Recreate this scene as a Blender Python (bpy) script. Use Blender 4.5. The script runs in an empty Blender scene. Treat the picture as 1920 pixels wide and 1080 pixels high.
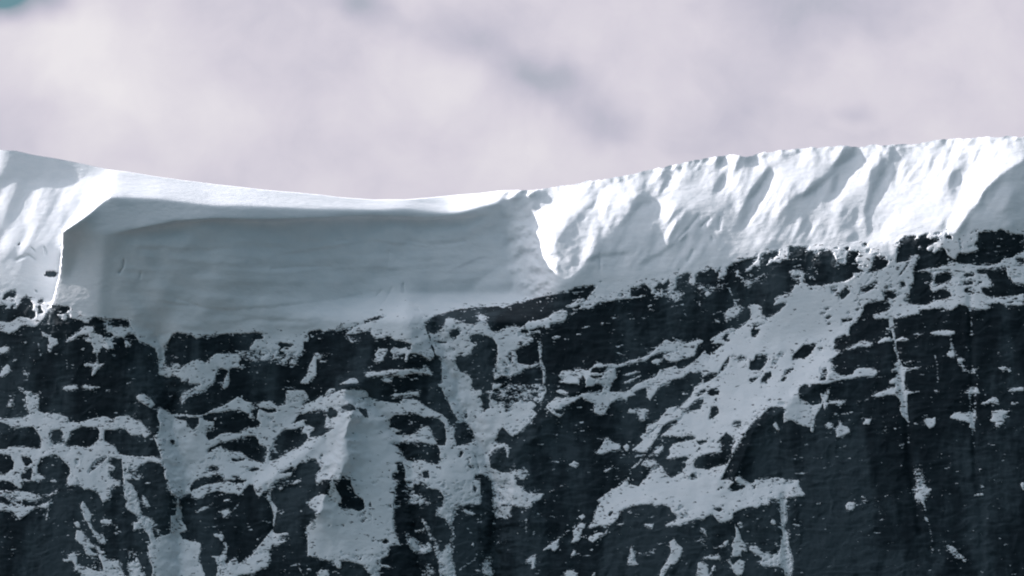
import bpy, math
import numpy as np
C = bpy.context.scene
# ---------------------------------------------------------------- camera
PITCH = math.radians(14.0); FOC = 135.0; FPX = 1920*FOC/36.0
CAM = np.array([0.0, 0.0, 1.7]); DIST = 2400.0
cam = bpy.data.cameras.new("camera"); camo = bpy.data.objects.new("camera", cam); C.collection.objects.link(camo)
cam.lens = FOC; cam.sensor_width = 36.0; cam.clip_start = 1.0; cam.clip_end = 120000.0
camo.location = CAM; camo.rotation_euler = (math.pi/2+PITCH, 0, 0)
C.camera = camo
def ray(u, v):
    a = (np.asarray(u, float)-960)/FPX; b = (540-np.asarray(v, float))/FPX
    return a, math.cos(PITCH)-math.sin(PITCH)*b, math.sin(PITCH)+math.cos(PITCH)*b
# ---------------------------------------------------------------- sun and sky
SUNV = np.array([-0.80, 0.36, 0.48]); SUNV /= np.linalg.norm(SUNV)
SUN_EL = math.asin(SUNV[2]); SUN_AZ = math.atan2(SUNV[0], SUNV[1])
sun = bpy.data.lights.new("sun", 'SUN'); sun.energy = 5.0; sun.angle = math.radians(0.5); sun.color = (1.0, 0.94, 0.955)
suno = bpy.data.objects.new("sun", sun); C.collection.objects.link(suno)
from mathutils import Vector
suno.rotation_euler = Vector(SUNV).to_track_quat('Z', 'Y').to_euler()
C.view_settings.view_transform = 'Standard'; C.view_settings.look = 'None'
C.view_settings.gamma = 1.0; C.view_settings.exposure = 1.0
SKY_STRENGTH = 0.03
world = bpy.data.worlds.new("World"); C.world = world; world.use_nodes = True
wt = world.node_tree; wt.nodes.clear()
class NT:
    def __init__(s, tree): s.t = tree
    def n(s, kind, **kw):
        nd = s.t.nodes.new(kind)
        for k, v in kw.items():
            if k.startswith('i_'):
                key = k[2:]; key = int(key) if key.isdigit() else key.replace('_', ' ')
                nd.inputs[key].default_value = v
            else: setattr(nd, k, v)
        return nd
    def l(s, a, b): s.t.links.new(a, b)
    def math(s, op, a, b=None, clamp=False):
        nd = s.n('ShaderNodeMath', operation=op, use_clamp=clamp)
        for k, x in enumerate((a, b)):
            if x is None: continue
            if isinstance(x, (int, float)): nd.inputs[k].default_value = x
            else: s.l(x, nd.inputs[k])
        return nd.outputs[0]
    def ramp(s, fac, stops, interp='LINEAR'):
        nd = s.n('ShaderNodeValToRGB'); cr = nd.color_ramp; cr.interpolation = interp
        while len(cr.elements) < len(stops): cr.elements.new(0.5)
        for e, (p, c) in zip(cr.elements, stops): e.position = p; e.color = (*c, 1) if len(c) == 3 else c
        s.l(fac, nd.inputs[0]); return nd.outputs[0]
    def rng(s, x, a, b, c=0., d=1., smooth=False):
        nd = s.n('ShaderNodeMapRange', interpolation_type='SMOOTHSTEP' if smooth else 'LINEAR')
        s.l(x, nd.inputs[0])
        for k, q in zip((1, 2, 3, 4), (a, b, c, d)): nd.inputs[k].default_value = q
        return nd.outputs[0]
w = NT(wt)
tc = w.n('ShaderNodeTexCoord'); sep = w.n('ShaderNodeSeparateXYZ'); w.l(tc.outputs['Generated'], sep.inputs[0])
ypos = w.math('MAXIMUM', sep.outputs[1], 0.05)
gx = w.math('DIVIDE', sep.outputs[0], ypos); gz = w.math('DIVIDE', sep.outputs[2], ypos)
pv = w.n('ShaderNodeCombineXYZ'); w.l(gx, pv.inputs[0]); w.l(gz, pv.inputs[1])
warp = w.n('ShaderNodeTexNoise', i_Scale=28.0, i_Detail=3.0, i_Roughness=0.55); w.l(pv.outputs[0], warp.inputs['Vector'])
wsub = w.n('ShaderNodeVectorMath', operation='SUBTRACT'); w.l(warp.outputs['Color'], wsub.inputs[0]); wsub.inputs[1].default_value = (.5, .5, .5)
wsc = w.n('ShaderNodeVectorMath', operation='SCALE', i_Scale=0.018); w.l(wsub.outputs[0], wsc.inputs[0])
wad = w.n('ShaderNodeVectorMath', operation='ADD'); w.l(pv.outputs[0], wad.inputs[0]); w.l(wsc.outputs[0], wad.inputs[1])
def gn(u, v):
    a, y, z = ray(u, v); return float(a/y), float(z/y)
tone = w.rng(gz, 0.24, 0.36, 0.60, 0.55)
# the cloud bank behind the ridge: thicker and thinner places
for (cu, cv, ru, rv, rot, wt_) in [
    (175, 110, 170, 150, 0, .26), (60, 60, 130, 90, 0, .14), (330, 225, 260, 60, 0, .10), (450, 40, 140, 90, 0, .07),
    (60, 235, 240, 60, -8, -.14), (20, -4, 105, 52, 0, -.80), (110, 190, 70, 30, 0, -.06),
    (670, 10, 70, 40, -20, -.20), (760, 45, 150, 60, -25, -.16), (905, 85, 110, 60, -30, -.18), (1000, 160, 85, 65, -10, -.26), (1100, 200, 130, 50, -35, -.20),
    (1150, 240, 60, 30, -20, -.08), (1020, 300, 220, 90, 0, .07), (1605, 205, 34, 24, 0, -.16), (1500, 210, 60, 35, 0, -.10), (1650, 0, 240, 80, 0, -.16), (1420, 60, 200, 120, 0, -.06),
    (1250, 90, 200, 110, 0, .04), (1900, 140, 200, 120, 0, .03), (560, 170, 240, 90, 0, .02)]:
    x, z = gn(cu, cv); k = DIST/7200/DIST*1.0
    mp = w.n('ShaderNodeMapping', vector_type='TEXTURE'); w.l(wad.outputs[0], mp.inputs[0])
    mp.inputs['Location'].default_value = (x, z, 0); mp.inputs['Rotation'].default_value = (0, 0, math.radians(rot))
    mp.inputs['Scale'].default_value = (ru*k*1.25, rv*k*1.25, 1)
    ln = w.n('ShaderNodeVectorMath', operation='LENGTH'); w.l(mp.outputs[0], ln.inputs[0])
    tone = w.math('ADD', tone, w.rng(ln.outputs['Value'], 0.0, 1.25, wt_, 0.0, True))
cn = w.n('ShaderNodeTexNoise', i_Scale=22.0, i_Detail=7.0, i_Roughness=0.5); w.l(wad.outputs[0], cn.inputs['Vector'])
tone = w.math('ADD', tone, w.rng(cn.outputs[0], 0.25, 0.75, -0.20, 0.20))
cn3 = w.n('ShaderNodeTexNoise', i_Scale=60.0, i_Detail=5.0, i_Roughness=0.55); w.l(wad.outputs[0], cn3.inputs['Vector'])
tone = w.math('ADD', tone, w.rng(cn3.outputs[0], 0.25, 0.75, -0.07, 0.07))
cloudcol = w.ramp(tone, [(0.0, (.15, .28, .33)), (0.10, (.34, .385, .455)), (0.38, (.54, .525, .62)), (0.58, (.665, .632, .712)), (0.90, (.81, .78, .815))])
# broken cloud elsewhere, blue between
cn2 = w.n('ShaderNodeTexNoise', i_Scale=2.2, i_Detail=5.0, i_Roughness=0.55); w.l(tc.outputs['Generated'], cn2.inputs['Vector'])
bank = w.math('MULTIPLY', w.rng(sep.outputs[1], 0.35, 0.8, 0, 1, True), w.rng(gz, 0.42, 0.9, 1, 0, True))
cover = w.math('MAXIMUM', bank, w.rng(cn2.outputs[0], 0.40, 0.60, 0.55, 0.97, True))
sky = w.n('ShaderNodeTexSky', sky_type='NISHITA', sun_disc=False, sun_elevation=SUN_EL, sun_rotation=SUN_AZ, altitude=2500.0)
b1 = w.n('ShaderNodeBackground', i_Strength=SKY_STRENGTH); w.l(sky.outputs[0], b1.inputs[0])
b2 = w.n('ShaderNodeBackground', i_Strength=0.51); w.l(cloudcol, b2.inputs[0])
# cloud is brightest round the hidden sun and dull on the far side
nd = w.n('ShaderNodeVectorMath', operation='DOT_PRODUCT'); w.l(tc.outputs['Generated'], nd.inputs[0]); nd.inputs[1].default_value = (-.60, .36, .715)
glow = w.math('POWER', w.rng(nd.outputs['Value'], -0.35, 1.0, 0.0, 1.0), 2.2)
b3 = w.n('ShaderNodeBackground', i_Strength=1.0)
w.l(w.ramp(glow, [(0.0, (.002, .027, .042)), (0.12, (.022, .080, .108)), (0.5, (.365, .435, .505)), (1.0, (1.56, 1.48, 1.60))]), b3.inputs[0])
mxa = w.n('ShaderNodeMixShader'); w.l(bank, mxa.inputs[0]); w.l(b3.outputs[0], mxa.inputs[1]); w.l(b2.outputs[0], mxa.inputs[2])
mx = w.n('ShaderNodeMixShader'); w.l(cover, mx.inputs[0]); w.l(b1.outputs[0], mx.inputs[1]); w.l(mxa.outputs[0], mx.inputs[2])
ow = w.n('ShaderNodeOutputWorld'); w.l(mx.outputs[0], ow.inputs[0])
world.cycles.sampling_method = 'MANUAL'; world.cycles.sample_map_resolution = 1024
TRACES = """
T 0 540
S -20,-60 1940,-60 1940,560 1860,640 1850,700 1860,830 1830,870 1920,900 1920,1010 1780,975 1785,850 1770,740 1740,680 1680,640 1600,620 1530,540 1500,470 1440,360 1300,345 1200,350 1150,350 1060,320 1000,350 880,355 790,290 640,200 590,200 540,270 490,360 400,440 320,430 250,420 200,470 100,520 0,480 -20,480
R 20,130 50,70 110,30 180,20 190,60 160,110 100,100 40,140
R 390,30 420,30 420,55 395,60
R 200,215 240,130 290,80 330,110 350,160 380,180 370,230 330,235 400,260 400,330 350,350 300,330 200,340 100,390 -20,370 -20,200 60,190 90,200 50,250 100,240 130,190 190,180 140,230 160,245
R 430,130 490,120 495,160 450,185 420,165
R 430,200 460,195 460,240 490,260 480,290 430,295
R 590,200 640,200 700,210 780,210 790,240 740,270 680,290 640,300 620,340 680,350 720,370 780,345 860,350 940,430 930,450 880,470 860,430 840,450 770,460 750,500 800,520 720,540 640,560 540,530 480,480 500,350 560,270
M.8 640,300 760,280 900,350 1000,350 1000,400 950,390 860,350 780,340 720,370 680,340
R 880,360 930,370 950,430 890,480 870,440
R 1010,350 1060,320 1140,350 1150,430 1120,490 1060,510 1070,430 1000,410
R 1230,370 1300,345 1440,355 1440,420 1410,450 1370,400 1350,430 1300,400 1260,430
M.5 1150,370 1230,370 1280,460 1250,500 1160,520
S 720,630 760,570 850,520 960,430 1060,440 1060,510 1150,530 1280,440 1370,430 1410,460 1440,430 1500,470 1560,560 1640,630 1560,600 1510,520 1440,510 1400,560 1300,550 1250,580 1290,690 1200,690 1150,650 1130,720 1030,740 1060,690 1030,620 960,600 880,560 800,600
M.25 870,545 990,510 1010,570 940,600 860,570
R 1150,520 1250,500 1290,540 1230,560 1160,560
S 1400,590 1430,590 1490,650 1440,650 1410,680
S 930,880 980,840 1060,860 1090,800 1120,860 1190,840 1160,880 1100,900 1080,960 1040,1000 1030,960 1060,890
L.7 20 1090,730 1095,810
S 460,480 540,520 580,560 650,570 660,630 600,660 560,740 530,690 560,620 540,560 480,540
S 190,650 220,600 230,620
S 250,620 270,600 320,600 280,640
S -10,680 60,650 130,690 60,730 40,750 -10,720
S 350,540 365,530 370,555
S 140,810 180,790 210,810 150,830
S -10,1000 20,920 90,850 120,920 100,970 20,1010
M.5 240,880 300,880 350,940 310,1020 250,960
S 370,800 420,820 380,830
S 360,710 390,720 365,725
L.55 14 430,620 440,700 460,780
M.6 800,910 820,850 840,860 830,900
L.5 12 750,790 755,900
T 320 540
S -20,-60 1940,-60 1940,470 1760,480 1730,500 1680,470 1560,490 1540,520 1560,560 1540,610 1480,600 1500,640 1500,690 1540,710 1470,740 1400,710 1300,680 1140,670 1000,680 880,700 920,640 950,580 1040,570 1050,510 960,500 880,510 640,510 480,540 400,525 290,580 240,530 160,510 80,500 20,520 -20,600
S -20,900 100,910 180,850 300,800 400,840 440,790 510,735 740,750 800,700 880,690 870,720 790,740 790,810 760,850 830,910 780,910 700,890 660,920 660,1080 580,1080 650,930 600,910 530,910 480,1080 -20,1090
R -20,990 60,990 130,1040 100,1080 -20,1090
R 180,1020 210,1020 200,1060 150,1070
M.5 800,700 1150,670 1500,690 1500,740 1420,850 1400,920 1280,880 1150,850 960,830 840,820 780,760
R 1200,640 1230,610 1370,630 1370,660 1260,670
S 1620,730 1680,730 1690,770 1640,800 1640,900 1640,1000 1580,1010 1560,1080 1440,1080 1500,1010 1540,980 1560,880 1600,790
L.8 12 1660,790 1750,760 1810,725
S 1780,680 1830,680 1830,690 1800,698
L.8 9 1680,832 1770,818
S 160,655 185,660 170,672
S 670,535 710,520 715,540
M.6 840,1020 880,1010 870,1040
S 930,1030 955,1050 940,1065
S 1730,990 1770,970 1760,1000
L.8 10 0,765 80,780
M.5 -20,830 100,850 120,900 -20,900
T 640 540
S -20,-60 1940,-60 1940,185 1820,230 1770,205 1500,215 1290,245 1040,320 960,380 900,400 500,320 250,390 150,440 0,460 -20,470
S 20,535 150,440 520,310 760,190 900,330 1010,620 1010,660 1050,760 1000,820 900,750 800,735 760,740 740,840 700,830 730,740 640,740 640,790 570,810 590,750 550,720 590,660 660,690 740,660 750,700 780,690 790,630 700,600 600,590 560,550 510,540 480,570 380,570 330,520 330,470 250,500 200,510 100,520 40,550
R 240,380 340,335 420,315 520,303 460,345 430,352 345,377
R 140,440 190,395 205,405 165,442
S 350,820 400,780 370,760 420,680 520,680 510,740 470,790 480,820 400,845
M.5 60,540 200,560 230,600 200,640 60,600
S 250,1000 290,940 420,945 560,920 800,910 900,930 950,860 990,920 1050,1000 960,970 840,960 680,990 400,990 320,1000
S 440,1050 490,1015 580,1030 580,1055 520,1065
S 660,1050 690,1030 680,1055
L.8 8 770,1028 870,1030
S -20,1080 120,1010 180,1030 210,1080
S 960,380 1000,540 1020,640 1060,760 1110,780 1130,880 1130,960 1140,1080 1480,1090 1460,1020 1420,960 1340,950 1290,860 1290,780 1450,760 1470,690 1530,640 1450,610 1460,540 1540,520 1700,560 1750,640 1760,760 1720,1000 1720,1090 1940,1090 1940,440 1850,450 1790,470 1750,490 1680,480 1650,400 1540,390 1520,410 1400,400 1310,360 1220,330 1170,350 1160,430 1050,515 980,500
R 960,390 1050,310 1290,245 1500,215 1770,205 1800,240 1840,210 1940,185 1940,430 1790,470 1780,490 1700,490 1660,420 1660,380 1760,370 1740,310 1640,330 1530,290 1520,260 1410,260 1440,300 1420,330 1480,350 1540,350 1530,400 1450,405 1370,380 1300,360 1220,325 1170,350 1160,430 1060,515 1010,510 960,440
S 1540,300 1640,320 1640,370 1540,380
M.15 1210,480 1250,470 1330,450 1360,490 1310,540 1270,600 1220,550
R 1470,420 1500,430 1490,450 1465,445
R 1030,590 1100,600 1190,600 1190,620 1120,625 1050,610
M.35 1220,660 1320,680 1330,710 1260,715
R 1450,540 1520,520 1620,525 1590,580 1680,590 1740,640 1760,700 1740,800 1720,1000 1730,1090 1490,1090 1460,1000 1420,940 1350,950 1330,930 1290,860 1290,770 1400,760 1460,740 1480,670 1540,640 1580,600 1520,570 1490,610 1455,600
R 1010,650 1040,660 1050,750 1110,770 1130,860 1110,890 1080,850 1120,950 1130,1080 1090,1060 1040,980 990,900 980,840 1020,810 1050,760
M.55 1780,820 1940,780 1940,980 1740,960
R 1720,1040 1800,990 1900,1000 1900,1090 1720,1090
M.3 1880,730 1940,720 1940,880 1880,850
T 960 540
S -20,-60 740,-60 720,0 620,40 450,80 340,95 150,140 0,180 -20,185
S 740,245 830,150 860,90 940,0 940,-60 1340,-60 1340,60 1340,120 1200,130 1100,150 1050,160 980,160 930,200 870,240 820,230
S 590,210 640,185 690,175 740,120 800,110 830,140 800,180 740,200 700,220 640,225
R 1200,75 1230,60 1260,75 1235,105 1205,95
S 1340,110 1440,90 1500,70 1525,85 1450,105 1340,125
S -20,430 60,440 100,450 180,380 300,360 400,335 480,270 560,250 620,250 630,300 600,370 520,385 430,400 430,460 380,455 340,430 250,460 180,470 120,510 60,540 180,540 240,560 240,600 150,640 60,690 40,720 60,780 60,840 100,850 200,870 310,840 310,870 220,900 130,910 110,950 0,980 -20,980
M.75 300,480 330,480 335,700 330,800 380,920 375,1080 350,1080 350,960 310,850 300,700 290,600
M.4 60,470 330,480 320,600 240,560 100,560
M.45 1520,-60 1940,-60 1940,230 1850,170 1790,130 1700,110 1560,80
S 1790,120 1830,70 1860,80 1860,130
S 1640,50 1690,60 1710,90 1660,80
L.9 10 1600,125 1650,120
S 110,300 150,300 170,340 140,330
L.9 12 655,290 700,287
S 680,355 700,370 675,372
L.9 14 785,450 870,432
S 985,395 1010,382 1045,398 1015,408
S 1150,600 1170,588 1250,602 1200,614
L.8 10 730,518 770,522
S 440,560 500,530 560,545 470,585
L.9 11 600,578 635,580
S 600,430 630,425 635,440
S 630,460 650,455 655,468 640,472
S 1255,215 1330,235 1300,250
L.8 9 1300,297 1360,295
L.8 9 1330,352 1390,340
L.8 10 1535,215 1583,182
L.8 12 1550,240 1595,255
L.7 9 1470,340 1550,318 1605,328
S 510,1000 570,930 700,940 740,890 790,920 860,930 930,860 980,830 1030,860 1110,850 1150,845 1180,860 1280,840 1320,810 1450,790 1540,750 1600,700 1650,650 1720,585 1760,590 1800,610 1860,600 1940,600 1940,800 1840,830 1780,830 1700,780 1690,760 1830,720 1740,715 1600,750 1500,820 1350,850 1220,890 1100,900 1040,890 900,905 880,950 1000,960 1160,900 1170,990 1200,1000 1140,1040 1150,1090 820,1090 830,1030 800,990 760,1040 750,1090 510,1060 500,1050 580,1040 590,1000
R 900,905 1080,900 1150,905 1000,920 990,950 920,930
R 860,990 1030,985 1020,1000 930,1020
S 1220,985 1300,960 1400,935 1465,930 1440,950 1300,990
S 1220,1080 1300,1040 1460,975 1450,1000 1300,1070 1230,1090
S 1560,830 1620,795 1720,800 1680,820 1650,850 1640,870 1580,850
S 1400,1090 1500,1040 1620,1000 1660,920 1760,900 1850,870 1870,910 1940,900 1940,1010 1850,1020 1800,1040 1780,1090
T 1280 540
S 1250,0 1200,60 1060,100 1030,130 1050,150 1010,205 1110,170 1170,180 1100,250 1000,320 930,360 930,320 890,300 890,210 830,185 740,190 725,220 770,240 770,320 700,410 620,465 560,450 500,460 300,590 370,590 320,630 400,625 480,635 400,680 310,760 270,745 260,700 200,760 150,810 0,910 -20,920 -20,1090 1940,1090 1940,-60 1250,-60
S -20,610 60,620 200,575 240,600 160,660 150,720 130,770 0,800 -20,800
S 470,300 490,250 560,220 600,190 660,220 660,250 620,310 580,340 530,330 500,400 480,350 430,370 400,400 330,340 350,330 410,365 480,345
M.45 100,-60 600,-60 520,0 300,80 260,100 130,60
S 240,60 300,50 320,70 280,100
M.5 110,140 200,130 210,210 160,190
L.7 20 520,0 560,100 600,190
L.5 14 0,180 50,360
S -20,30 30,40 30,80 -20,80
R 1650,-20 1750,-20 1740,30 1690,80 1680,40
R 1760,90 1790,30 1850,0 1890,40 1850,90 1780,140 1755,145
R 1580,240 1620,220 1680,220 1620,250
R 1530,290 1600,270 1620,280 1580,295
R 1600,340 1640,310 1690,310 1640,350
R 1635,390 1670,390 1660,410 1635,415
R 1850,280 1890,260 1880,290 1860,300
R 1780,350 1830,350 1920,340 1870,380 1800,385
R 780,430 940,395 870,430 820,450
R 770,480 810,440 820,470 880,465 850,510 820,560 780,560
R 700,565 760,545 720,570
R 450,560 480,525 600,500 540,515 490,560 540,590 500,610 460,590
R 1230,770 1300,700 1360,640 1440,630 1490,615 1500,650 1440,740 1370,800 1290,790 1240,820
R 1530,690 1560,660 1580,670 1570,700 1535,710
R 1060,760 1110,715 1140,740 1090,790
R 1000,870 1020,810 1080,810 1040,865
R 750,920 760,830 810,810 830,750 880,745 910,755 950,750 960,790 920,880 860,935 810,925
M.3 580,820 660,750 720,780 720,820 660,815
R 1135,980 1160,930 1250,890 1250,920 1160,980
R 1100,1050 1140,1000 1190,1005 1130,1060
R 890,1020 930,960 1000,940 1000,1000 940,1040 970,1090 890,1080
R 740,1025 850,1000 840,1020 790,1060 760,1055
R 540,880 575,885 550,900
R 150,700 180,640 260,595 360,590 300,640 270,700 200,740
R 270,740 290,670 380,630 470,635 390,690 300,760
R -20,830 60,780 150,790 150,810 60,870 -20,920
R 520,770 525,830 480,900 400,980 300,1050 240,1070 235,1010 320,950 400,960 460,860
R -20,1090 0,1010 90,940 130,960 200,930 225,960 210,1090
R 1700,610 1720,570 1820,520 1870,540 1890,430 1940,400 1940,640 1850,660 1790,710 1690,690 1730,640
R 1650,820 1720,770 1830,700 1940,690 1940,960 1800,1000 1670,920 1710,880
R 1530,920 1620,890 1630,960 1600,1040 1540,1040 1570,970
R 1650,1070 1760,1040 1940,1020 1940,1090 1650,1090
T 1600 540
S -20,-60 1940,-60 1940,200 1700,195 1640,165 1500,190 1560,220 1480,245 1350,235 1260,200 1180,185 1170,215 1100,260 1000,225 750,250 740,290 600,320 470,350 250,350 200,305 380,260 440,190 360,150 290,150 210,190 170,150 120,240 80,320 40,390 -20,400
R 70,70 80,0 100,-60 300,-60 200,20 100,70
R 330,60 360,30 490,40 500,90 440,130 380,120 360,150
R 180,160 290,150 350,140 420,190 380,250 200,300 120,280 120,200
R 640,-60 860,-60 860,20 900,40 930,50 960,20 1010,10 1090,50 1110,90 1050,120 930,140 820,190 740,195 600,170 560,130 640,80
L.6 12 905,40 905,140
M.3 1250,-60 1350,-60 1340,60 1300,80 1250,40
R 1430,-60 1940,-60 1940,50 1860,80 1680,100 1590,110 1500,90 1450,50
K 9 1730,165 1830,155 1920,158
R 10,150 70,110 50,140 20,160
R 20,250 80,220 50,260
S 400,350 450,350 460,450 470,560 490,700 520,800 560,880 640,900 800,880 810,890 680,920 590,940 575,1090 390,1090 400,1050 500,990 500,940 410,940 430,920 500,890 450,860 500,830 490,760 460,700 470,640 460,590 280,630 270,610 340,560 420,550 450,570 430,480 370,470 360,455 410,440
S 480,600 480,580 550,550 640,580 600,600
S -20,650 100,590 230,620 190,670 100,650 40,670 -20,690
S 840,530 870,500 1000,470 1150,490 1140,520 1060,540 960,530
L.65 30 1090,540 1110,640 1110,700
S 1030,760 1090,700 1140,720 1150,770 1100,785
M.6 1150,750 1280,800 1220,830 1280,920 1420,860 1420,920 1400,960 1240,960 1180,850
L.6 14 1310,230 1330,350 1330,500
S 1310,520 1350,505 1370,525 1330,545
L.5 12 1240,640 1310,710
L.5 14 780,370 800,430
S 540,850 640,820 750,815 650,850
S 500,720 600,715 540,735 510,740
S -20,960 60,900 200,895 290,940 240,990 100,1000 -20,1020
L.8 12 840,878 895,878
L.5 22 920,760 940,850 950,1000 940,1080
S 1620,895 1690,880 1760,910 1780,930 1760,980 1740,930 1680,925
L.8 9 730,545 770,545
L.7 12 1390,960 1410,1030
T 0 720
S 690,70 720,30 780,20 850,10 880,40 960,10 1060,30 1110,25 1150,45 1050,50 1040,100 1000,60 900,45 800,75
M.55 180,20 280,80 400,80 490,65 500,85 440,110 450,190 300,200
S 290,200 440,200 430,300 490,320 640,335 760,370 780,430 900,430 1000,400 1090,380 1170,370 1230,375 1250,400 1340,360 1420,355 1490,380 1510,410 1590,420 1680,540 1720,590 1640,620 1600,570 1480,590 1440,540 1350,510 1240,520 1190,520 1170,560 1180,650 1300,710 1340,790 1480,810 1650,820 1730,810 1800,850 1840,930 1700,870 1600,900 1540,960 1560,1090 -20,1090 -20,380 100,390 200,400 330,350
R -20,420 50,440 160,500 370,480 450,580 470,700 450,735 330,715 110,710 60,740 -20,740
R 570,520 680,515 720,560 680,620 640,680 600,690 570,620
R 670,640 730,620 730,650 680,690
R 800,530 930,480 1020,490 1090,490 1120,520 1110,620 1040,700 960,720 850,690 760,715 730,680 780,610
R 1180,530 1240,520 1340,570 1340,490 1420,520 1470,580 1560,580 1640,610 1700,570 1760,680 1820,790 1830,850 1730,800 1640,810 1400,800 1340,770 1310,700 1180,650
R -20,780 120,800 160,890 150,960 40,1020 -20,1020
R 240,810 340,830 370,880 300,930 260,880
R 420,930 460,840 550,810 640,790 700,850 790,950 790,1000 740,1090 560,1080 420,1010
R 290,970 360,940 370,990 340,1080 240,1070 240,1010 300,1000
R 980,990 1050,900 1060,870 1190,800 1210,830 1050,970 1000,1005
R 1240,820 1370,850 1390,1090 1260,1090 1220,980 1300,970 1300,930 1210,890
M.25 840,850 890,840 890,910 850,910
M.5 1400,880 1560,960 1600,1080 1400,1040
R 1600,910 1680,870 1800,890 1840,960 1850,1090 1600,1090 1640,1010
S 1520,150 1560,120 1620,110 1700,170 1750,240 1700,270 1640,240 1560,190
S 1500,360 1520,290 1550,360
S 1780,250 1880,310 1940,320 1940,1090 1860,1090 1840,900 1800,780 1720,580 1790,560 1800,450 1770,380
R 1820,620 1870,620 1860,680
S 70,260 120,170 180,165 150,200 150,240 190,260
S 180,30 250,40 290,90 240,60
T 320 720
S -20,340 340,350 470,290 600,240 700,180 760,140 860,200 960,210 1120,190 1200,250 1300,230 1300,70 1500,70 1560,150 1460,250 1560,210 1940,60 1940,1090 320,1090 -20,1090
R 20,360 100,370 160,360 200,380 320,370 320,440 290,480 250,520 200,470 170,410 80,400
R 360,350 440,330 560,320 640,300 780,290 890,350 860,380 960,390 1020,440 980,490 880,490 820,500 790,560 640,550 560,560 480,620 430,640 380,560 470,500 500,420 380,420
S 490,380 540,370 480,410
R 880,230 960,215 990,260 1080,280 1180,280 1200,310 1100,330 1000,280 980,300 970,400 900,330 900,290 960,280
M.35 1090,370 1170,370 1140,420 1100,430
R 1150,470 1220,465 1190,490
R 1350,460 1400,410 1450,340 1560,310 1640,300 1700,280 1760,330 1740,440 1720,490 1830,505 1700,580 1570,600 1560,560 1640,500 1560,470 1520,470 1500,400 1400,440
R 1760,340 1790,260 1840,280 1890,310 1870,360 1790,400
R 1110,870 1120,750 1190,600 1280,510 1400,510 1510,470 1460,560 1530,560 1550,610 1470,700 1370,740 1200,850
R 1050,900 960,870 860,820 800,770 690,760 600,740 560,700 470,740 410,790 400,760 440,720 560,660 700,630 800,600 900,580 960,590 1000,680 1080,710 1080,800
R 470,850 500,800 530,840 480,860
R 390,990 400,950 470,920 560,930 540,980
R 320,1060 380,1040 440,1060 440,1090 320,1090
R 450,1030 600,1020 610,1060 450,1090
R 670,840 860,840 880,850 760,870 700,870
R 830,960 960,940 1010,960 920,990
R 680,1040 770,1030 780,1070 700,1060
M.45 320,820 380,840 400,900 350,930
R 1200,970 1230,960 1300,970 1390,930 1390,960 1340,1000 1220,1010
R 1190,1090 1350,1040 1400,950 1450,890 1540,880 1580,845 1640,850 1660,900 1700,910 1690,970 1640,1010 1640,1090
S 1570,930 1610,910 1590,960
R 1670,850 1690,790 1720,800 1700,850
R -20,610 50,630 40,680 -20,720
K 9 1320,160 1400,160
K 9 1350,190 1440,190
R 1540,120 1560,200 1640,170 1730,130 1860,90 1920,40 1940,-20 1500,-20
S 1640,180 1690,120 1720,130 1700,160
S 1735,130 1770,60 1850,50 1850,70 1800,100
R 1470,250 1500,180 1530,190 1500,250
M.75 120,100 300,20 360,0 420,-20 470,-20 390,80 300,130 200,130 150,200 130,270 110,200
S 560,-20 660,-20 640,50 600,60 570,30
T 640 720
S -20,60 280,70 310,150 450,190 660,220 690,170 850,180 980,270 1120,330 1180,380 1220,480 1280,480 1220,230 1170,180 1120,60 1060,-20 1940,-20 1940,1090 -20,1090
R -20,250 100,220 140,240 170,290 60,310 -20,300
R 190,290 200,250 240,280 280,280 310,390 260,370
R 540,490 550,390 600,350 700,350 760,345 830,330 930,380 1030,370 1110,400 1170,470 1180,580 1170,690 1090,690 1030,590 1000,480 940,480 880,510 850,500 850,540 800,570 700,580 620,570 600,550 700,520 600,500
R 540,680 640,650 680,670 770,650 900,650 960,670 1080,690 1110,740 1110,840 1130,860 1080,910 960,880 900,850 800,870 740,860 690,820 690,770 620,700
L.8 10 800,680 850,680 870,700
R 1210,240 1230,280 1300,380 1310,420 1380,410 1430,470 1480,540 1510,640 1400,680 1300,700 1270,580 1280,480 1220,440 1200,380
L.7 9 1395,495 1435,495
R 300,-20 1060,-20 1130,60 1200,200 1230,260 1180,360 1100,330 980,270 890,200 850,140 640,150 600,220 480,190 440,160 540,130 310,130
S 530,140 600,110 700,100 870,80 890,130 740,125 600,150
M.7 570,30 640,20 630,80 600,90
L.8 9 990,35 1040,42
L.8 9 980,213 1020,220
R 680,185 640,220 600,200 650,170
R 1370,330 1410,280 1420,370 1390,400
M.4 1450,-20 1600,-20 1700,60 1900,-20 1940,100 1940,330 1850,320 1700,200 1650,320 1560,330 1590,200 1520,160 1600,60 1480,60
R 1450,-20 1600,-20 1580,60 1500,80
R 1640,-20 1720,-20 1680,80 1640,60
R 1580,110 1640,120 1660,240 1600,250 1580,180
R 1740,160 1860,170 1860,190 1750,180
R 1710,660 1760,600 1770,520 1820,490 1880,560 1940,600 1940,680 1850,680
R 1660,830 1720,740 1840,710 1880,860 1890,760 1880,680 1940,680 1940,990 1820,1000 1680,940
R 1310,830 1340,760 1380,760 1350,820
R 1420,820 1440,860 1440,910 1500,940 1490,970 1430,930
R 1460,740 1520,810 1540,900 1550,1000 1530,970 1520,860
R 620,880 690,880 720,1000 710,1090 580,1090 570,1020 600,990 640,1010
R 910,990 980,970 990,1060 930,1060
R 1500,1040 1560,1010 1640,1020 1680,1090 1480,1090
R -20,1030 30,1040 60,1090 -20,1090
M.45 340,1010 500,1040 480,1070 340,1050
T 960 720
S -20,-20 480,-20 400,30 380,100 340,190 280,230 240,290 290,340 220,410 120,520 20,590 -20,590
M.5 -20,-20 420,-20 360,90 280,230 -20,220
K 16 0,70 160,50
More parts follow.
